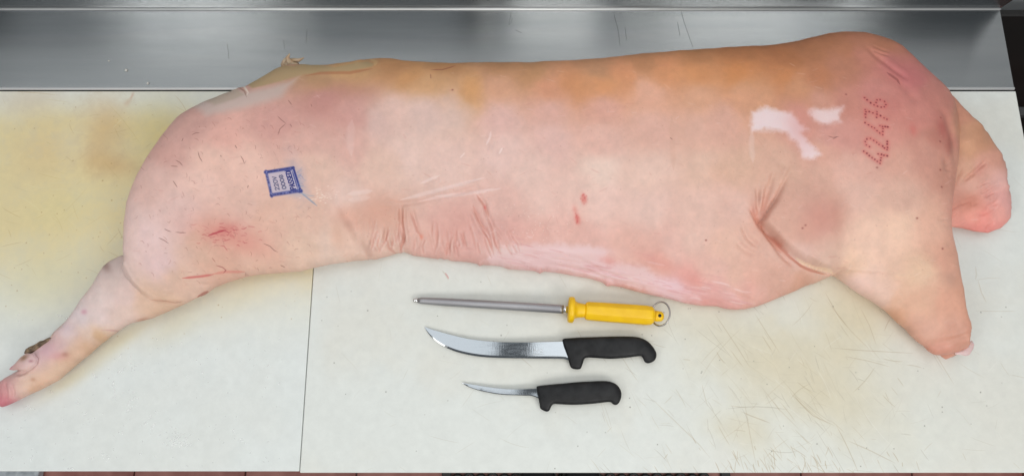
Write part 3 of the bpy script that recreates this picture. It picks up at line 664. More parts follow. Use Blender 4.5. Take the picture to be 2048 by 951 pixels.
# skin colour sheet: broad colour from observed patches, some shading kept in, then marks
PTS = [ # px, py, r, g, b
 (262,470,222,192,184),(300,380,208,172,162),(340,300,196,152,142),(400,250,192,148,138),(300,480,224,194,190),(320,540,222,192,190),(350,430,220,186,178),(430,330,214,176,162),(400,380,216,180,168),
 (460,270,208,160,148),(560,250,206,156,146),(640,200,196,142,132),(700,230,206,156,146),(620,280,212,168,156),(700,300,216,172,160),(500,340,216,178,164),(480,420,220,182,168),(540,460,220,178,160),(620,440,220,182,164),
 (420,500,214,176,156),(350,560,216,180,160),(450,540,214,170,150),(540,520,220,180,160),(600,500,222,188,168),(660,500,222,192,176),(640,350,220,184,168),(300,600,216,182,160),(330,615,214,178,152),
 (760,250,214,180,170),(800,220,220,184,172),(850,230,220,188,178),(900,220,220,190,180),(820,300,226,192,180),(900,320,226,190,178),(760,330,222,186,170),(700,400,222,190,178),(760,430,212,166,148),(720,440,216,170,152),(700,480,220,184,166),(760,480,220,182,166),
 (640,150,180,140,100),(700,140,196,152,104),(780,135,190,138,92),(820,160,204,150,98),(880,140,188,138,92),(930,190,212,158,108),(860,175,210,164,122),(1000,140,184,136,96),(1000,180,212,160,130),(1060,150,192,142,100),(1100,180,212,150,118),(1150,170,208,144,102),(1200,140,178,130,96),(1200,165,210,144,102),(1250,150,206,142,104),
 (1300,125,178,124,86),(1340,140,206,142,102),(1400,150,202,138,94),(1400,110,170,116,76),(1480,110,166,108,68),(1480,150,196,130,82),(1560,120,160,100,62),(1560,150,190,122,76),(1620,100,160,102,68),(1640,150,176,112,78),(1700,90,166,106,76),(1690,130,172,112,88),(1600,180,198,140,104),(1500,190,212,156,124),(1400,190,216,162,132),(1300,180,222,168,144),(1200,210,216,162,145),(1100,220,216,168,154),(1000,240,220,178,168),
 (1000,300,226,190,180),(1060,340,226,190,178),(1100,280,223,182,172),(1200,280,221,176,162),(1300,260,219,172,156),(1400,260,219,172,154),(1300,340,226,190,175),(1200,340,230,200,186),(1400,340,222,184,165),(1450,250,215,166,148),(1480,340,215,174,152),
 (1000,400,222,178,166),(1080,400,226,188,176),(1200,400,228,190,178),(1300,420,226,190,178),(1400,420,224,186,172),(1460,420,220,180,166),(1000,460,216,166,156),(900,440,216,168,156),(850,460,220,176,162),(940,500,218,168,158),(870,500,218,170,158),(1080,460,222,176,164),(1160,470,222,174,162),(1260,490,222,174,160),(1340,500,222,178,166),(1400,480,224,186,172),(1460,500,222,180,162),
 (1420,540,222,178,164),(1480,550,218,174,156),(1540,560,214,166,148),(1600,560,206,156,134),(1500,590,220,170,156),(1420,590,222,168,160),(1370,570,222,160,150),(1310,530,222,166,152),(1450,610,224,174,166),(1000,520,222,176,168),(1080,535,222,170,166),(1200,552,224,172,170),(1330,590,222,168,168),
 (1560,420,214,166,148),(1600,460,212,164,146),(1640,430,208,158,142),(1650,500,216,178,160),(1600,500,222,184,170),(1700,520,216,178,154),(1700,560,220,184,172),(1760,590,216,180,164),(1740,450,216,178,158),(1800,450,216,178,156),(1640,350,214,168,150),(1560,330,213,170,150),(1720,390,218,176,160),(1800,380,214,170,152),(1860,440,208,162,142),(1880,520,198,148,128),(1830,540,208,172,146),(1800,600,208,166,142),(1860,600,202,158,134),(1900,600,196,144,122),(1850,650,202,154,134),(1900,660,194,142,122),(1880,700,196,138,120),(1790,630,200,150,122),
 (1700,200,196,134,118),(1750,180,198,132,122),(1640,200,204,148,128),(1600,240,208,150,134),(1660,260,208,150,138),(1700,260,208,150,138),(1640,300,214,162,144),(1780,260,212,150,136),(1830,230,202,134,122),(1800,200,196,126,116),(1780,130,182,112,106),(1740,110,178,112,96),(1820,150,184,112,108),(1860,180,188,118,110),(1800,310,214,162,144),(1860,300,204,148,132),(1880,270,184,118,106),(1700,330,218,172,156),(1890,340,198,142,124),(1760,80,170,108,82),(1660,75,158,100,68),(1890,210,194,128,114),
 (1925,230,190,130,108),(1950,260,186,136,106),(1975,290,184,134,106),(1940,300,206,154,122),(1930,350,210,162,138),(1990,330,204,150,132),(1980,360,216,166,152),(2005,380,218,172,164),(1940,390,216,168,152),(2010,420,222,166,160),(1980,420,218,160,150),(1930,420,206,146,128),(1930,445,218,150,136),(1990,445,222,160,150),(1950,456,218,142,132),
 (220,560,214,190,182),(200,600,222,200,194),(240,600,222,194,186),(160,640,216,200,200),(200,640,222,200,196),(250,630,220,192,180),(130,670,212,192,196),(170,680,222,196,182),(100,700,214,180,178),(60,720,216,184,182),(150,690,218,184,164),(170,700,208,168,136),(110,740,218,182,156),(130,720,212,176,148),(60,760,222,190,170),(40,780,218,184,166),(80,770,214,172,144),(15,770,206,160,158),(5,800,196,110,124),(200,680,208,170,134),(225,540,196,176,170),(30,745,190,154,148),(20,780,220,180,172)]
PW = np.array([(*S(p[0], p[1]), *[min(238, q*(1.05 if p[1] < 175 and p[0] > 1150 else 1.06 if p[0] < 520 and p[1] < 400 else 1.07 if p[0] > 1680 and p[1] > 430 else 1.0)) for q in p[2:]]) for p in PTS])
bk = (PW[:, 2] < 205) & (PW[:, 4] < 112); PW[bk, 2:] = PW[bk, 2:]*.84+np.array((206, 156, 128))*.16
cx_ = np.linspace(X0, X1, 400); cy_ = np.linspace(Y0, Y1, 180); GX, GY = np.meshgrid(cx_, cy_)
num = np.zeros(GX.shape+(3,)); den = np.zeros(GX.shape)
for x, y, r_, g_, b_ in PW:
    ww = 1/(((GX-x)**2+(GY-y)**2)+.012**2)**2; num += ww[..., None]*np.array((r_, g_, b_))/255; den += ww
low_ = (num/den[..., None]).astype(np.float32)
fx = (np.arange(TW)+.5)/TW*399; fy = (np.arange(TH)+.5)/TH*179
# warp the lookup so patches have irregular borders
wx = fx[None]+(NZ1-.5)*9; wy = fy[:, None]+(NZ3-.5)*9
K = np.empty((TH, TW, 3), np.float32)
for c_ in range(3): K[..., c_] = bil(low_[..., c_], wx, wy)
del wx, wy
S_ = Sheet(K)
r = np.random.default_rng(5)
# mottling, fine pores
K *= (1+.035*(NZ1-.5)+.10*(NZ2-.5))[..., None]
K[..., 1] *= 1+.05*(NZ3-.5); K[..., 2] *= 1+.07*(NZ3-.5)
for i in range(900):
    x = r.uniform(250, 1950); y = r.uniform(120, 600); a = r.normal(0, .5); L = r.uniform(5, 22)
    S_.stroke(SS((x, y), (x+L*math.cos(a), y+L*math.sin(a))), float(r.uniform(.0004, .0012)), [(196, 132, 120), (238, 210, 200)][r.integers(0, 2)], float(r.uniform(.05, .2)))
# orange of the back, drifting down in tongues
for p, rr, al in (((930, 200), (.035, .02), .5), ((1210, 170), (.05, .02), .45), ((1500, 165), (.07, .02), .35), ((820, 165), (.05, .016), .35), ((1370, 150), (.06, .014), .35)):
    S_.blob(S(*p), rr, (206, 150, 102), al*.6, 0, NZ1)
S_.stroke(SS((861, 140), (885, 140), (902, 135), (912, 131)), .0012, (140, 80, 60), .6); S_.stroke(SS((861, 148), (862, 158)), .0008, (140, 80, 60), .5)
# scraped, bluish fat over the rump and tan membrane above it
S_.poly(SS((383, 221), (420, 207), (470, 190), (497, 184), (540, 172), (580, 160), (600, 152), (592, 165), (578, 182), (562, 198), (530, 207), (490, 214), (450, 224), (415, 230)), (198, 180, 172), .8, .008, NZ1, .012)
S_.poly(SS((400, 212), (450, 194), (478, 184), (492, 190), (470, 200), (430, 212)), (178, 160, 142), .7, .004, NZ1, .008)
S_.poly(SS((497, 177), (530, 160), (565, 138), (590, 133), (620, 134), (670, 137), (735, 124), (750, 128), (744, 134), (700, 142), (640, 146), (606, 150), (570, 162), (530, 172), (505, 178)), (178, 152, 114), .92, .003, NZ1, .004)
S_.stroke(SS((612, 152), (640, 147), (700, 146), (745, 138)), .003, (172, 110, 76), .6)
S_.stroke(SS((480, 183), (494, 178), (497, 186), (494, 192)), .0016, (236, 220, 206), .8); S_.stroke(SS((478, 184), (490, 184), (494, 195)), .0014, (142, 106, 92), .55)
S_.stroke(SS((740, 120), (752, 124), (750, 132)), .003, (214, 180, 130), .5)
# pale scrapes on the shoulder
S_.poly(SS((1503, 224), (1534, 213), (1562, 223), (1582, 226), (1600, 246), (1616, 258), (1603, 266), (1620, 288), (1638, 308), (1627, 316), (1608, 315), (1590, 284), (1570, 264), (1530, 259), (1504, 262)), (233, 213, 216), .9, .0062, NZ2, .010)
S_.poly(SS((1618, 225), (1630, 216), (1650, 220), (1672, 217), (1688, 211), (1683, 224), (1680, 232), (1683, 244), (1668, 245), (1655, 250), (1640, 247), (1626, 239)), (233, 210, 210), .9, .0060, NZ2, .010)
S_.stroke(SS((1504, 262), (1503, 290), (1506, 325)), .004, (232, 208, 200), .3)
# lilac-white scraped band along the belly edge
S_.poly(SS((962, 522), (985, 505), (1020, 492), (1070, 487), (1130, 488), (1185, 490), (1215, 500), (1205, 516), (1225, 528), (1290, 530), (1305, 545), (1325, 555), (1350, 560), (1375, 580), (1400, 590), (1400, 606), (1340, 594), (1270, 576), (1200, 556), (1120, 540), (1060, 536), (1010, 530)), (226, 196, 196), .65, .006, NZ2, .016)
S_.blob(S(1010, 500), (.03, .006), (226, 200, 194), .6, 0, NZ2); S_.blob(S(1130, 500), (.07, .006), (238, 208, 210), .5, -.05, NZ2); S_.blob(S(1340, 570), (.05, .01), (234, 202, 210), .5, -.3, NZ2)
for (x, y, rx, ry, al) in ((1215, 521, .012, .005, .6), (1385, 560, .014, .008, .45), (1330, 530, .04, .008, .4), (1300, 510, .03, .01, .3), (1400, 600, .04, .005, .5), (1440, 602, .05, .006, .45), (1500, 575, .012, .02, .3), (1060, 470, .03, .02, .25), (930, 440, .03, .03, .3), (880, 470, .03, .02, .25)):
    S_.blob(S(x, y), (rx, ry), (218, 146, 136), al*.8, -.3, NZ2)
for i in range(130):
    x = r.uniform(990, 1480); y0 = 500+(x-1000)*.21+r.normal(0, 16); L = r.uniform(10, 45)
    S_.stroke(SS((x, y0), (x+L*.5, y0+L*.1+r.normal(0, 1.5)), (x+L, y0+L*.22)), float(r.uniform(.0005, .0016)), [(204, 140, 140), (238, 212, 212), (212, 152, 150)][r.integers(0, 3)], float(r.uniform(.1, .34)))
# white streaks over the flank fold, highlights of its ridges painted in
for p, wd, al in (([(800, 400), (850, 387), (900, 374), (969, 355)], .0030, .32), ([(838, 402), (880, 394), (935, 386), (1003, 376)], .0026, .25), ([(870, 392), (930, 388), (1000, 378)], .003, .2), ([(840, 367), (880, 350)], .0020, .3), ([(982, 262), (980, 275), (972, 290)], .0016, .4), ([(1005, 295), (998, 308)], .0014, .5), ([(930, 305), (920, 316)], .0012, .4), ([(695, 388), (720, 385), (745, 381)], .0035, .3), ([(697, 400), (715, 398), (740, 394)], .004, .22), ([(704, 240), (700, 280), (703, 310)], .006, .16)):
    S_.stroke(SS(*p), wd, (246, 226, 224), al)
for i in range(60):
    x = r.normal(1060, 50); y = r.normal(450, 28); S_.blob(S(x, y), (.0006, .0009), (244, 226, 220), r.uniform(.2, .7), r.uniform(0, 3))
for i in range(40):
    x = r.normal(640, 14); y = r.normal(392, 10); S_.blob(S(x, y), (.0014, .0005), (250, 238, 226), r.uniform(.3, .8), .2)
S_.stroke(SS((1343, 235), (1345, 290), (1347, 340)), .004, (206, 160, 140), .3); S_.blob(S(1375, 280), (.02, .04), (208, 164, 146), .3, 0, NZ1)
S_.blob(S(760, 425), (.035, .02), (212, 158, 138), .5, 0, NZ1); S_.blob(S(675, 470), (.012, .02), (210, 164, 140), .4, 0, NZ1)
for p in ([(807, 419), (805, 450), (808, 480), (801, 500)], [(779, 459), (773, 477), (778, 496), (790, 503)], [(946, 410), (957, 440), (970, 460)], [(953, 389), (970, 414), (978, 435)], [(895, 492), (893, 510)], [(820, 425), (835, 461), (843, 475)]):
    S_.stroke(SS(*p), .0022, (196, 128, 112), .4)  # shade painted into the flank creases
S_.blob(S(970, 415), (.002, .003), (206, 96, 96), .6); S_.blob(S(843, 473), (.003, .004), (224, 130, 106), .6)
# two red spots
for (x, y) in ((1168, 397), (1155, 437)):
    S_.blob(S(x, y), (.0048, .0080), (212, 116, 106), .7, .2, NZ2, 3)
    for _ in range(9): S_.blob(S(x+r.normal(0, 2.5), y+r.normal(0, 5)), (.0012, .0016), (198, 84, 80), r.uniform(.2, .6))
S_.blob(S(1150, 420), (.004, .008), (216, 130, 118), .5, .3, NZ2)
# sore on the ham
S_.blob(S(448, 466), (.05, .022), (214, 132, 122), .5, -.15, NZ1); S_.blob(S(450, 460), (.018, .008), (200, 104, 100), .4, .3, NZ2); S_.blob(S(500, 490), (.04, .018), (214, 140, 126), .4, -.3, NZ1)
for i in range(46):
    x = r.normal(455, 30); y = r.normal(468, 14); L = r.uniform(4, 16); a = r.normal(.15, .3)
    S_.stroke(SS((x, y), (x+L*.5, y+r.normal(0, 1)), (x+L, y+L*math.sin(a))), .0007, (176, 66, 74), float(r.uniform(.15, .5)))
S_.stroke(SS((416, 471), (430, 466), (452, 459)), .0012, (176, 52, 66), .7)
S_.stroke(SS((364, 556), (385, 554), (405, 552), (428, 548)), .0016, (198, 96, 92), .7); S_.stroke(SS((425, 548), (450, 543), (490, 543)), .0018, (210, 110, 100), .4)
S_.stroke(SS((431, 530), (445, 534), (452, 540), (446, 546)), .0007, (150, 70, 68), .6); S_.stroke(SS((424, 515), (431, 524)), .0006, (150, 80, 70), .5)
S_.stroke(SS((298, 598), (320, 601), (333, 602), (350, 605), (366, 602)), .0010, (150, 100, 84), .35)  # shade painted along the crease between ham and shank
S_.stroke(SS((395, 594), (408, 588), (418, 582)), .0011, (150, 72, 62), .5)
# hairs
HAIRS = [[(384, 270), (392, 266), (400, 266)], [(351, 320), (360, 325), (366, 332)], [(396, 303), (399, 314), (405, 324)], [(481, 311), (486, 319), (489, 327)], [(346, 361), (350, 367), (355, 375)], [(328, 457), (336, 461), (342, 463)], [(351, 464), (362, 465), (372, 465)], [(317, 475), (328, 480), (338, 487)], [(526, 486), (540, 492), (548, 500), (556, 504)], [(555, 232), (563, 240), (572, 247)], [(572, 247), (560, 258), (556, 270)], [(576, 200), (584, 210)], [(580, 248), (584, 254)], [(441, 310), (443, 314)], [(495, 376), (497, 370)], [(364, 283), (367, 276)], [(561, 590-60), (570, 534)], [(1655, 272), (1666, 275), (1678, 273)], [(1666, 278), (1675, 273)], [(622, 208), (624, 214)], [(1340, 275), (1345, 279)], [(342, 332), (356, 333)], [(470, 290), (474, 297)]]
for hh in HAIRS: S_.stroke(SS(*hh), .0006, (120, 76, 70), .55)
for i in range(190):
    x = r.uniform(270, 620); y = r.uniform(235, 560); a = r.normal(.6, .8); L = r.uniform(3, 13)
    S_.stroke(SS((x, y), (x+L*.5*math.cos(a), y+L*.5*math.sin(a)+r.normal(0, 1)), (x+L*math.cos(a+.3), y+L*math.sin(a+.3))), .0005, (150, 92, 84), float(r.uniform(.1, .38)))
for i in range(420):
    x = r.uniform(300, 1880); y = r.uniform(210, 560); S_.blob(S(x, y), (r.uniform(.0004, .0010),)*2, (150, 92, 82), r.uniform(.06, .32))
for (x, y) in ((1881, 236), (1880, 283), (1883, 374), (1880, 340), (1885, 497), (1754, 335), (1692, 189), (1605, 456), (1611, 450), (1834, 436), (905, 180), (1412, 480)):
    S_.blob(S(x, y), (.0016, .0013), (128, 60, 54), .75)
# reddish bruises, and shade painted into arm pit and shoulder creases
for (x, y, rx, ry, c, al, an) in ((1750, 250, .06, .06, (206, 122, 112), .25, 0), (1826, 260, .006, .010, (206, 100, 94), .4, 0), (1600, 250, .02, .04, (208, 128, 120), .35, 0), (1790, 140, .03, .02, (186, 92, 100), .3, -.7), (1640, 440, .03, .04, (200, 130, 116), .4, -.7), (1885, 255, .010, .016, (166, 84, 78), .55, 0), (1897, 290, .006, .015, (160, 86, 76), .45, -.3),
                          (1985, 458, .03, .008, (214, 124, 118), .4, .4), (1950, 456, .02, .006, (212, 122, 114), .4, -.2), (1940, 405, .02, .01, (196, 120, 100), .4, .5), (1960, 340, .015, .008, (186, 112, 96), .35, .7), (6, 790, .012, .026, (196, 118, 122), .45, .3), (22, 735, .006, .004, (196, 90, 120), .7, 0), (30, 732, .008, .005, (214, 150, 170), .5, 0),
                          (56, 716, .006, .004, (128, 96, 70), .8, .5), (68, 722, .003, .002, (150, 96, 100), .6, 0), (118, 712, .012, .006, (206, 140, 140), .5, 0), (130, 708, .004, .003, (164, 108, 92), .5, 0), (168, 623, .005, .004, (190, 120, 140), .5, 0), (212, 532, .006, .012, (130, 96, 88), .5, .8), (66, 758, .004, .003, (180, 126, 96), .5, 0), (222, 660, .010, .0012, (180, 130, 126), .5, 0), (286, 640, .01, .002, (176, 116, 90), .6, .3),
                          (90, 700, .014, .012, (206, 160, 176), .45, 0), (1900, 560, .01, .012, (166, 130, 116), .3, 0), (1510, 430, .006, .02, (206, 128, 108), .5, .2), (1555, 490, .014, .004, (190, 112, 92), .6, -.85), (1527, 420, .005, .02, (208, 132, 112), .4, -.2), (700, 180, .05, .02, (186, 124, 118), .3, 0), (640, 240, .06, .03, (198, 138, 130), .25, 0)):
    S_.blob(S(x, y), (rx, ry), c, al, an, NZ1)
S_.stroke(SS((1524, 450), (1534, 464), (1557, 491), (1580, 514), (1601, 531), (1622, 541), (1650, 549)), .0020, (176, 104, 84), .6)  # shade of the fore leg fold, painted in brown
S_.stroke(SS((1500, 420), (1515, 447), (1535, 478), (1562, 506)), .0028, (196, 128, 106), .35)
S_.stroke(SS((1590, 517), (1606, 528), (1625, 536), (1655, 543), (1668, 549)), .0012, (240, 208, 176), .7)  # pale lit ridge painted along the same fold
for p, dp in WRINK: S_.stroke(SS(*p), .0016, (198, 136, 122), min(.5, dp*170)); S_.stroke(SS(*[(a+4, b_) for a, b_ in p]), .0014, (234, 202, 192), min(.45, dp*140))  # each wrinkle gets a painted shaded side and a lit side
S_.stroke(SS((1773, 145), (1794, 160), (1800, 170)), .002, (120, 60, 56), .5)  # dark stroke paints the shade of the neck crease
# dotted slap number, punched through the skin
DOTS = [(365,135),(393,162),(428,188),(466,213),(500,226),(541,236),(579,233),(592,208),(573,174),(532,158),(495,160),(482,188),
        (373,263),(412,279),(452,295),(490,284),(494,310),(490,339),(528,328),(569,349),(605,364),(376,288),(371,313),(374,340),
        (373,397),(410,421),(441,442),(470,461),(497,483),(525,505),(554,524),(556,494),(556,462),(524,430),(552,437),(583,440),(612,447),
        (606,597),(610,626),(608,659),(604,684),(575,668),(549,645),(519,625),(490,603),(461,584),(426,563),(392,568),(371,597),(381,634),(416,653),
        (357,704),(386,723),(412,746),(443,768),(470,788),(499,806),(526,826),(532,796),(541,766),(510,730),(543,734),(575,741),(603,746)]
for (x, y) in DOTS:
    c = S(1660+x/5.285, 170+y/5.285)
    S_.blob(c, (.0032, .0032), (200, 96, 92), .45); S_.blob((c[0]+r.normal(0, .0004), c[1]+r.normal(0, .0004)), (.00115*r.uniform(.7, 1.3), .00115*r.uniform(.7, 1.3)), (96, 24, 32), r.uniform(.65, 1), 0, None, 3)
# blue inspection stamp
STC = [(530.3, 342.4), (586, 333.5), (601.8, 383.4), (541.7, 392.7)]
def stp(u, v):
    """u across (left to right), v down, 0..1"""
    a, b_, c, d = STC; x = (a[0]*(1-u)+b_[0]*u)*(1-v)+(d[0]*(1-u)+c[0]*u)*v; y = (a[1]*(1-u)+b_[1]*u)*(1-v)+(d[1]*(1-u)+c[1]*u)*v
    return S(x, y)
INK = (34, 44, 122)
S_.blob(stp(1.02, .45), (.012, .03), (140, 152, 190), .35, .25, NZ2); S_.blob(stp(.8, 1.05), (.02, .006), (150, 160, 190), .3, 0, NZ2)
S_.poly([stp(0, 0), stp(1, 0), stp(1, 1), stp(0, 1)], (176, 176, 204), .62, .001)
for (p, q, wd, al) in (((0, .04), (1, .04), .0022, .85), ((.03, 0), (.03, 1), .0020, .62), ((.03, .95), (1, .95), .0024, .75), ((1, .03), (1, .96), .0015, .95), ((.97, .97), (1.01, .97), .0026, .9)):
    pts = [stp(p[0]+(q[0]-p[0])*t, p[1]+(q[1]-p[1])*t) for t in (0, .2, .4, .6, .8, 1)]; S_.stroke(pts, wd, INK, al, False)
for i in range(70):       # broken, blotchy print of the border
    e_ = r.integers(0, 3); t = r.random(); u, v = ((t, .04), (.03, t), (t, .95))[e_]
    S_.blob(stp(u+r.normal(0, .012), v+r.normal(0, .012)), (.0009, .0007), [(150, 150, 190), (14, 20, 80)][r.integers(0, 2)], .7)
for k_ in range(3): S_.stroke([stp(.66, .12), stp(.93, .12)], .0007, INK, .8); 
S_.stroke([stp(.93, .10), stp(.93, .90)], .0008, INK, .8); S_.stroke([stp(.66, .90), stp(.93, .90)], .0007, INK, .8)
GL = {'P': [[(0, 0), (0, 1), (.8, 1), (1, .85), (1, .6), (.8, .48), (0, .48)]], 'A': [[(0, 0), (.5, 1), (1, 0)], [(.2, .35), (.8, .35)]], 'S': [[(1, .85), (.8, 1), (.2, 1), (0, .8), (.1, .58), (.9, .42), (1, .2), (.8, 0), (.2, 0), (0, .15)]],
      'E': [[(1, 1), (0, 1), (0, 0), (1, 0)], [(0, .5), (.8, .5)]], 'D': [[(0, 0), (0, 1), (.6, 1), (1, .75), (1, .25), (.6, 0), (0, 0)]], 'R': [[(0, 0), (0, 1), (.8, 1), (1, .8), (.8, .5), (0, .5)], [(.5, .5), (1, 0)]],
      'O': [[(.25, 0), (0, .25), (0, .75), (.25, 1), (.75, 1), (1, .75), (1, .25), (.75, 0), (.25, 0)]], 'V': [[(0, 1), (.5, 0), (1, 1)]], '0': [[(.25, 0), (0, .25), (0, .75), (.25, 1), (.75, 1), (1, .75), (1, .25), (.75, 0), (.25, 0)]],
      '8': [[(.2, .5), (0, .75), (.25, 1), (.75, 1), (1, .75), (.8, .5), (.2, .5), (0, .25), (.25, 0), (.75, 0), (1, .25), (.8, .5)]], '2': [[(0, .8), (.25, 1), (.75, 1), (1, .75), (0, 0), (1, 0)]]}
def stamp_text(txt, u_top, u_bot, v0, v1, wd, col, al):   # reads from bottom to top, letter tops to the left
    n_ = len(txt); step = (v1-v0)/n_
    for i_, ch in enumerate(txt):
        for stc in GL[ch]:
            S_.stroke([stp(u_bot+(u_top-u_bot)*gy_, v1-(i_+.10+gx_*.72)*step) for gx_, gy_ in stc], wd, col, al, False, .5)
stamp_text('PASSED', .70, .86, .13, .87, .00078, (18, 26, 104), .95)
stamp_text('0008', .44, .56, .22, .80, .00062, (54, 58, 96), .85)
stamp_text('220V', .20, .33, .24, .80, .00062, (64, 66, 100), .8)
S_.stroke(SS((600, 384), (612, 393), (624, 403), (635, 412)), .0012, (126, 146, 172), .65); S_.stroke(SS((602, 386), (618, 391), (630, 392)), .0009, (150, 164, 180), .45)
for i in range(26):
    a = r.uniform(-1.2, .9); L = r.uniform(4, 16); x0_, y0_ = 592+r.uniform(0, 8), 340+r.uniform(0, 44)
    S_.stroke(SS((x0_, y0_), (x0_+L*math.cos(a), y0_+L*math.sin(a))), .0007, (110, 132, 180), float(r.uniform(.1, .4)))
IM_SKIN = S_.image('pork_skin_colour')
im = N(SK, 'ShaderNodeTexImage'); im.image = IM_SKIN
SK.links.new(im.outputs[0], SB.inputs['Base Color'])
SB.inputs['Subsurface Weight'].default_value = .12; SB.inputs['Subsurface Radius'].default_value = (1, .45, .3); SB.inputs['Subsurface Scale'].default_value = .006
SB.inputs['Specular IOR Level'].default_value = .45
var_rough(SK, SB, .42, .62, 16)
_, b1 = noise_bump(SK, SB, 38, .22, .002, 6)
_, b2 = noise_bump(SK, SB, 420, .32, .0006, 3, None, b1)

# parts of the carcass that look different from the skin
def part(name, rows_, cap, h, mat, zoff=0, sym=True, label=None, **kw):
    o, _ = solid(name, [Lobe(rows_, cap, kw.pop('coarse', .0012), 120)], h, mat, carcass, symmetric=sym, zoff=zoff, **kw)
    o.location = -carcass.location
    if label: o['label'] = label
    return o
M_FAT = simple_mat('pink_fat', (.68, .50, .48), .38, 0, (120, .4, .002)); M_FAT.node_tree.nodes['Principled BSDF'].inputs['Subsurface Weight'].default_value = .2
M_FAT.node_tree.nodes['Principled BSDF'].inputs['Subsurface Scale'].default_value = .004
part('knuckle_end', rows([(.030, .6, [(1944, 680), (1948.7, 688), (1946.6, 697), (1939, 709), (1930, 711), (1921, 709), (1908, 707), (1915, 702), (1924, 699), (1931, 691), (1937, 683)])]), .01, .0009, M_FAT, label='pinkish white joint end at the cut fore leg')
M_NAIL = simple_mat('pink_dewclaw', (.60, .33, .36), .35, 0, (140, .3, .001))
part('dewclaw', rows([(.040, .6, [(18, 738), (22, 733), (31, 726), (42, 713), (52, 706), (68, 706), (76, 716), (74, 728), (62, 738), (57, 741), (45, 741), (36, 739), (26, 740)])]), .012, .0009, M_SKIN)
uv_xy(bpy.data.objects['dewclaw'].data)
M_SCAB = new_mat('brown_hoof_skin'); var_color(M_SCAB[1], M_SCAB[2], (.05, .028, .012), (.26, .17, .10), 160, 5); noise_bump(M_SCAB[1], M_SCAB[2], 240, .8, .003); M_SCAB = M_SCAB[0]
part('torn_skin', rows([(.034, .8, [(48, 706), (52, 697), (60, 692), (70, 688), (80, 681), (88, 680), (93, 676), (102, 673), (98, 682), (88, 689), (78, 697), (66, 705), (56, 709)])]), .006, .0008, M_SCAB, label='brown torn strip of skin on the hind foot')
M_PALE = new_mat('pale_torn_edge'); var_color(M_PALE[1], M_PALE[2], (.34, .22, .17), (.62, .48, .42), 120); M_PALE = M_PALE[0]
part('torn_edge', rows([(.036, .8, [(98, 676), (106, 665), (114, 657), (122, 650), (132, 641), (139, 634), (136, 642), (128, 651), (118, 661), (108, 672)])]), .004, .0008, M_PALE)
M_TAN = new_mat('tan_membrane'); var_color(M_TAN[1], M_TAN[2], (.34, .22, .12), (.52, .40, .28), 60); M_TAN[2].inputs['Subsurface Weight'].default_value = .15; M_TAN[2].inputs['Subsurface Scale'].default_value = .003; M_TAN = M_TAN[0]
def spike(name, pts, rads):
    P = catmull([(*unp(px, py, z), z) for px, py, z in pts], 5); R_ = np.interp(np.linspace(0, 1, len(P)), np.linspace(0, 1, len(rads)), rads)
    V, F = tube(P, R_, 10); o = mesh_obj(name, V, F, M_TAN, carcass, True); o.location = -carcass.location; return o
spike('skin_spike', [(592, 134, .062), (582, 126, .066), (575.5, 117, .072), (577, 112, .076), (579.5, 107.5, .080)], [.009, .0062, .0036, .0020, .0006])
spike('skin_spike', [(574, 132, .060), (582, 122, .066), (590, 120, .070), (597, 120.5, .070), (603, 118, .072), (608, 115.5, .074)], [.006, .0034, .0028, .0030, .0018, .0005])
spike('skin_spike', [(568, 134, .056), (567, 128, .060), (571, 120, .064), (576, 116, .068)], [.005, .0040, .0034, .0014])

# ------------------------------------------------------------------ sharpening steel
def at3(px, py, z): x, y = unp(px, py, z); return Vector((x, y, z))
ax0, ax1 = at3(831, 600, .0065), at3(1137, 618.5, .0200)
def lathe_along(name, p0, direction, prof, ns, mat, parent, smooth=True, rot=0, oval=1.0):
    d = Vector(direction).normalized(); a = d.cross(Vector((0, 0, 1))).normalized(); b_ = a.cross(d); V, F = [], []
    for (s, r_) in prof:
        for k in range(ns):
            q = 2*math.pi*(k+rot)/ns; V.append(Vector(p0)+d*s+a*(r_*math.cos(q))+b_*(r_*oval*math.sin(q)))
    for i in range(len(prof)-1):
        for k in range(ns): F.append((i*ns+k, i*ns+(k+1) % ns, (i+1)*ns+(k+1) % ns, (i+1)*ns+k))
    F += [tuple(range(ns))[::-1], tuple(range((len(prof)-1)*ns, len(prof)*ns))]
    return mesh_obj(name, V, F, mat, parent, smooth)
steel = empty('sharpening_steel', (0, 0, 0), 'sharpening steel with a yellow plastic handle and hanging ring, above the two knives', 'sharpening steel')
dirn = (ax1-ax0).normalized(); Lr = (ax1-ax0).length
lathe_along('rod', ax0+dirn*.004, dirn, [(0, .0040), (.006, .0052), (.04, .0062), (Lr*.6, .0069), (Lr-.018, .0070), (Lr-.012, .0070)], 28, M_ROD, steel)
lathe_along('rod_tip', ax0, dirn, [(-.003, .0030), (-.001, .0036), (.0045, .0038)], 20, M_CHROME, steel)
lathe_along('ferrule', ax0+dirn*(Lr-.0122), dirn, [(0, .0055), (.013, .0055)], 24, M_CHROME, steel)
hd = (at3(1306, 631, .0185)-ax1).normalized()
lathe_along('guard', ax1, hd, [(-.001, .012), (0, .0195), (.003, .0206), (.0075, .0204), (.0090, .0180), (.0105, .0140), (.0150, .0118), (.0240, .0108), (.0262, .0106)], 40, M_YELLOW, steel)
def hexbar(name, prof):
    o = lathe_along(name, ax1, hd, prof, 8, M_YELLOW, steel, False, .5, .92)
    bv = o.modifiers.new('bevel', 'BEVEL'); bv.width = .0013; bv.segments = 3; bv.limit_method = 'ANGLE'; bv.angle_limit = math.radians(20)
    o.data.polygons.foreach_set('use_smooth', [True]*len(o.data.polygons)); return o
hexbar('handle', [(.0262, .0108), (.0266, .0135), (.030, .0152), (.060, .0158), (.095, .0160), (.122, .0161), (.1310, .0150), (.1350, .0105), (.1355, .0082)])
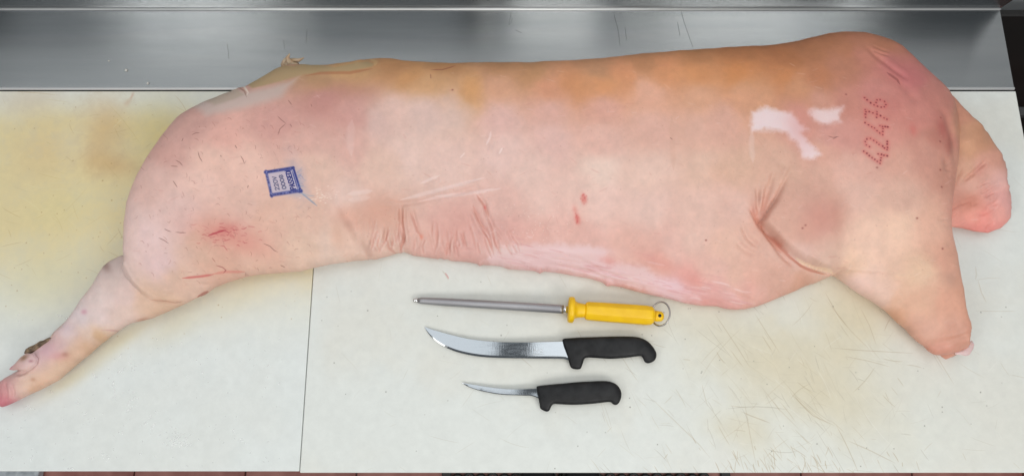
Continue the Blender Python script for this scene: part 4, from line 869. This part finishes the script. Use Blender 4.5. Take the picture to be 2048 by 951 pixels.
lathe_along('handle_nub', ax1, hd, [(.1350, .0084), (.1400, .0086), (.1460, .0078), (.1490, .0058), (.1500, .0030)], 20, M_YELLOW, steel, True, 0, .8)
nubc = ax1+hd*.1425
rc = at3(1321, 627, .020)
rv, rf = [], []; Rr = .0190; nr_ = 48
e1 = Vector((.62, .05, .42)).normalized()*1.0; e2 = Vector((.1, 1, 0)).normalized(); e1 = (e1-e2*e1.dot(e2)).normalized(); e3 = e1.cross(e2)
for i in range(nr_):
    a = 2*math.pi*i/nr_; c = rc+e1*(Rr*math.cos(a)*.82)+e2*(Rr*math.sin(a)); o_ = (e1*math.cos(a)+e2*math.sin(a)).normalized()
    for k in range(10):
        q = 2*math.pi*k/10; rv.append(c+o_*(.0014*math.cos(q))+e3*(.0014*math.sin(q))); rf.append((i*10+k, ((i+1) % nr_)*10+k, ((i+1) % nr_)*10+(k+1) % 10, i*10+(k+1) % 10))
mesh_obj('hanging_ring', rv, rf, simple_mat('ring_steel', (.42, .40, .39), .3, 1), steel, True)
hc = ax1+hd*.1425+Vector((0, 0, .0066))
lathe_along('ring_hole', hc, (0, .0001, 1), [(0, .0026), (.0006, .0026)], 16, M_GAP, steel)

# ------------------------------------------------------------------ knives
def blade(name, spine, edge, z0, z1, x_a, x_b, parent, thick, mat):
    """spine and edge polylines from tip to heel; lies tilted from z0 at the tip to z1 at the heel"""
    n_ = 60
    def res(p):
        Q = catmull(p, 8); s_ = np.r_[0, np.cumsum(np.hypot(*np.diff(Q, axis=0).T))]; t = np.linspace(0, s_[-1], n_); return np.stack([np.interp(t, s_, Q[:, 0]), np.interp(t, s_, Q[:, 1])], 1)
    A_, B_ = res(spine), res(edge); V, F = [], []
    for i in range(n_):
        f = (A_[i, 0]-x_a)/(x_b-x_a); z = z0+(z1-z0)*f
        a = at3(*A_[i], z); e = at3(*B_[i], z); k = min(1, i/(n_*.25)); th = thick*(.45+.55*k)
        bev = a.lerp(e, .86); mid = a.lerp(e, .45)
        V += [a+Vector((0, 0, th/2)), mid+Vector((0, 0, th*.5)), bev+Vector((0, 0, th*.36)), e, bev-Vector((0, 0, th*.36)), mid-Vector((0, 0, th*.5)), a-Vector((0, 0, th/2))]
    m_ = 7
    for i in range(n_-1):
        for k in range(m_): F.append((i*m_+k, i*m_+(k+1) % m_, (i+1)*m_+(k+1) % m_, (i+1)*m_+k))
    F += [tuple(range(m_))[::-1], tuple(range((n_-1)*m_, n_*m_))]
    o = mesh_obj(name, V, F, mat, parent, False); bm = bmesh.new(); bm.from_mesh(o.data); bmesh.ops.recalc_face_normals(bm, faces=bm.faces); bm.to_mesh(o.data); bm.free(); return o
def blade_mat():
    m, nt, b = new_mat('ground_blade_steel'); b.inputs['Metallic'].default_value = 1; b.inputs['Base Color'].default_value = (.43, .455, .475, 1)
    var_rough(nt, b, .05, .10, 60, (1, 6, 1)); noise_bump(nt, b, 160, .03, .0004, 4, (4, .4, 1)); return m
M_BLADE = blade_mat()
breaking = empty('breaking_knife', (0, 0, 0), 'long curved butcher knife with a black handle, between the sharpening steel and the small knife', 'knife', 'butcher knives on the board')
blade('blade', [(848.5, 653), (874.6, 661.6), (922, 674), (956.7, 680), (1001, 683.5), (1064, 684), (1128, 682.4)], [(848.5, 653), (859, 669), (874.6, 683.7), (893.6, 695), (919, 704.5), (956.7, 712), (1001, 715), (1064, 716), (1124, 716.8), (1137, 720)], .0035, .0120, 848, 1130, breaking, .0024, M_BLADE)
def handle(px, cz, cap, parent, am=.62):
    ps = catmull(px, 4, True); rw = [(*unp(a, b_, cz), cz, am) for a, b_ in ps]
    o, _ = solid('handle', [Lobe(rw, cap, .0012, 150)], .0011, M_BLACK, parent, symmetric=True); return o
handle([(1124.5, 681.5), (1127, 677), (1133, 675.8), (1160, 674), (1190, 673), (1225, 672), (1253, 672), (1278, 674), (1297, 683), (1310, 699), (1313, 711), (1308, 721), (1297, 725.6), (1289.5, 723), (1285, 714.6), (1279, 711.5), (1253, 714.6), (1221.6, 716.8), (1190, 715), (1173, 714.6), (1168, 719), (1163, 733.5), (1158, 737.6), (1146, 736.7), (1140, 731), (1136.5, 717.7), (1131, 703), (1127, 692.5)], .0120, .0105, breaking)
boning = empty('boning_knife', (0, 0, 0), 'small narrow-bladed boning knife with a black handle, nearest the front edge of the board', 'knife', 'butcher knives on the board')
blade('blade', [(922.6, 764.4), (944, 768), (985, 774.5), (1026, 777.7), (1078, 776)], [(922.6, 764.4), (937.7, 773), (963, 781), (1001, 787.8), (1048, 790), (1064, 791), (1078, 796)], .0035, .0105, 922, 1078, boning, .0022, M_BLADE)
M_ETCH = simple_mat('etched_mark', (.62, .62, .62), .5, .6)
for pts in ([(1067, 703), (1070, 697), (1074, 703), (1078, 697)], [(1081, 697), (1086, 699), (1080, 703), (1087, 704)], [(1066, 707), (1089, 708)]):
    z_ = .0122; q = [(*unp(a, b_, z_), z_-.0006) for a, b_ in catmull(pts, 3)]; V, F = tube(q, .00032, 5); mesh_obj('etched_mark', V, F, M_ETCH, breaking)
handle([(1073, 774.5), (1076.5, 771), (1100, 768), (1127, 765.7), (1150, 763.5), (1174, 762), (1212, 761), (1231, 766.6), (1240.6, 777.7), (1243, 790), (1239, 803), (1232.7, 808.6), (1226, 807.5), (1218.5, 803), (1190, 806), (1152, 808.6), (1120.7, 807.6), (1108, 807), (1103, 811), (1098.6, 820), (1092, 822), (1081, 816), (1079, 806), (1075, 787)], .0110, .0098, boning)

# ------------------------------------------------------------------ wet spots on the left board and crumbs
M_WATER, nt, b = new_mat('water'); b.inputs['Base Color'].default_value = (1, 1, 1, 1); b.inputs['Roughness'].default_value = .02; b.inputs['Alpha'].default_value = .22; b.inputs['Specular IOR Level'].default_value = 1; b.inputs['IOR'].default_value = 1.5
V, F = [], []; r = np.random.default_rng(21)
def drop(x, y, a, rx, ry, hz, z0=.0003):
    ns = 12; base_i = len(V); cs, sn = math.cos(a), math.sin(a); wob = 1+.2*r.normal(size=ns)
    for (f, g) in ((1, 0), (.8, .6), (.4, .93)):
        for k in range(ns):
            q = 2*math.pi*k/ns; u, v = rx*f*math.cos(q)*wob[k], ry*f*math.sin(q)*wob[k]; V.append((x+u*cs-v*sn, y+u*sn+v*cs, z0+hz*g))
    V.append((x, y, z0+hz))
    for i in range(2):
        for k in range(ns): F.append((base_i+i*ns+k, base_i+i*ns+(k+1) % ns, base_i+(i+1)*ns+(k+1) % ns, base_i+(i+1)*ns+k))
    for k in range(ns): F.append((base_i+2*ns+k, base_i+2*ns+(k+1) % ns, base_i+3*ns))
SP = [(262, 722, 1.9), (240, 712, .2), (268, 735, 1.7), (190, 750, .3), (187, 747, .2), (228, 763, 1.6), (226, 770, 1.6), (229, 779, 1.5), (231, 796, .2), (238, 742, .6), (245, 738, .6), (258, 812, .5), (262, 800, .6), (256, 820, .6), (265, 790, .5), (104, 785, .9), (52, 813, .8), (60, 811, .4), (118, 630, 2.4), (38, 634, .3), (134, 634, .2), (290, 845, .6), (300, 835, .3), (308, 852, 1.2), (480, 877, .2), (465, 862, .7), (62, 915, 1.5), (20, 915, 1.1), (205, 905, .9), (215, 915, .8), (182, 918, .2), (140, 935, .1), (157, 803, .1), (168, 830, .4), (178, 840, .2)]
for (x, y, a) in SP:
    for _ in range(2):
        c = unp(x+r.normal(0, 2.5), y+r.normal(0, 2.5)); drop(*c, a+r.normal(0, .3), r.uniform(.0018, .0042), r.uniform(.0008, .0016), r.uniform(.0004, .0009))
for i in range(150):
    x = r.uniform(5, 580); y = r.uniform(660, 938)
    if y < 820-x*.55+20: continue
    c = unp(x, y); drop(*c, r.uniform(0, 3), r.uniform(.0006, .0022), r.uniform(.0005, .0012), r.uniform(.0003, .0006))
for i in range(60):
    x = r.normal(355, 14); y = r.normal(880, 9); c = unp(x, y); drop(*c, .6, r.uniform(.001, .003), r.uniform(.0006, .001), r.uniform(.0003, .0005))
wd = mesh_obj('water_droplets', V, F, M_WATER, None, True); tag(wd, 'small water droplets scattered over the left cutting board below the hind leg', 'water', kind='stuff')
M_CRUMB = simple_mat('fat_crumb', (.62, .60, .56), .5)
def crumb(px, py, s, z0, label):
    bm = bmesh.new(); bmesh.ops.create_icosphere(bm, subdivisions=2, radius=s)
    for v in bm.verts: v.co *= 1+random.uniform(-.2, .2); v.co.z *= .55
    x, y = unp(px, py, z0); bmesh.ops.rotate(bm, verts=bm.verts, cent=(0, 0, 0), matrix=Matrix.Rotation(random.random()*3, 3, 'Z'))
    o = bm_obj('fat_crumb', bm, M_CRUMB, None, True, (x, y, z0+s*.45)); tag(o, label, 'crumb', 'crumbs on the steel ledge')
crumb(253, 141, .0026, .001, 'larger pale crumb in the middle of the steel ledge, left of the carcass')
crumb(296, 167, .0022, .001, 'crumb close to the front rim of the steel ledge, left of the carcass')
crumb(218, 122, .0014, .001, 'tiny crumb farthest left on the steel ledge')
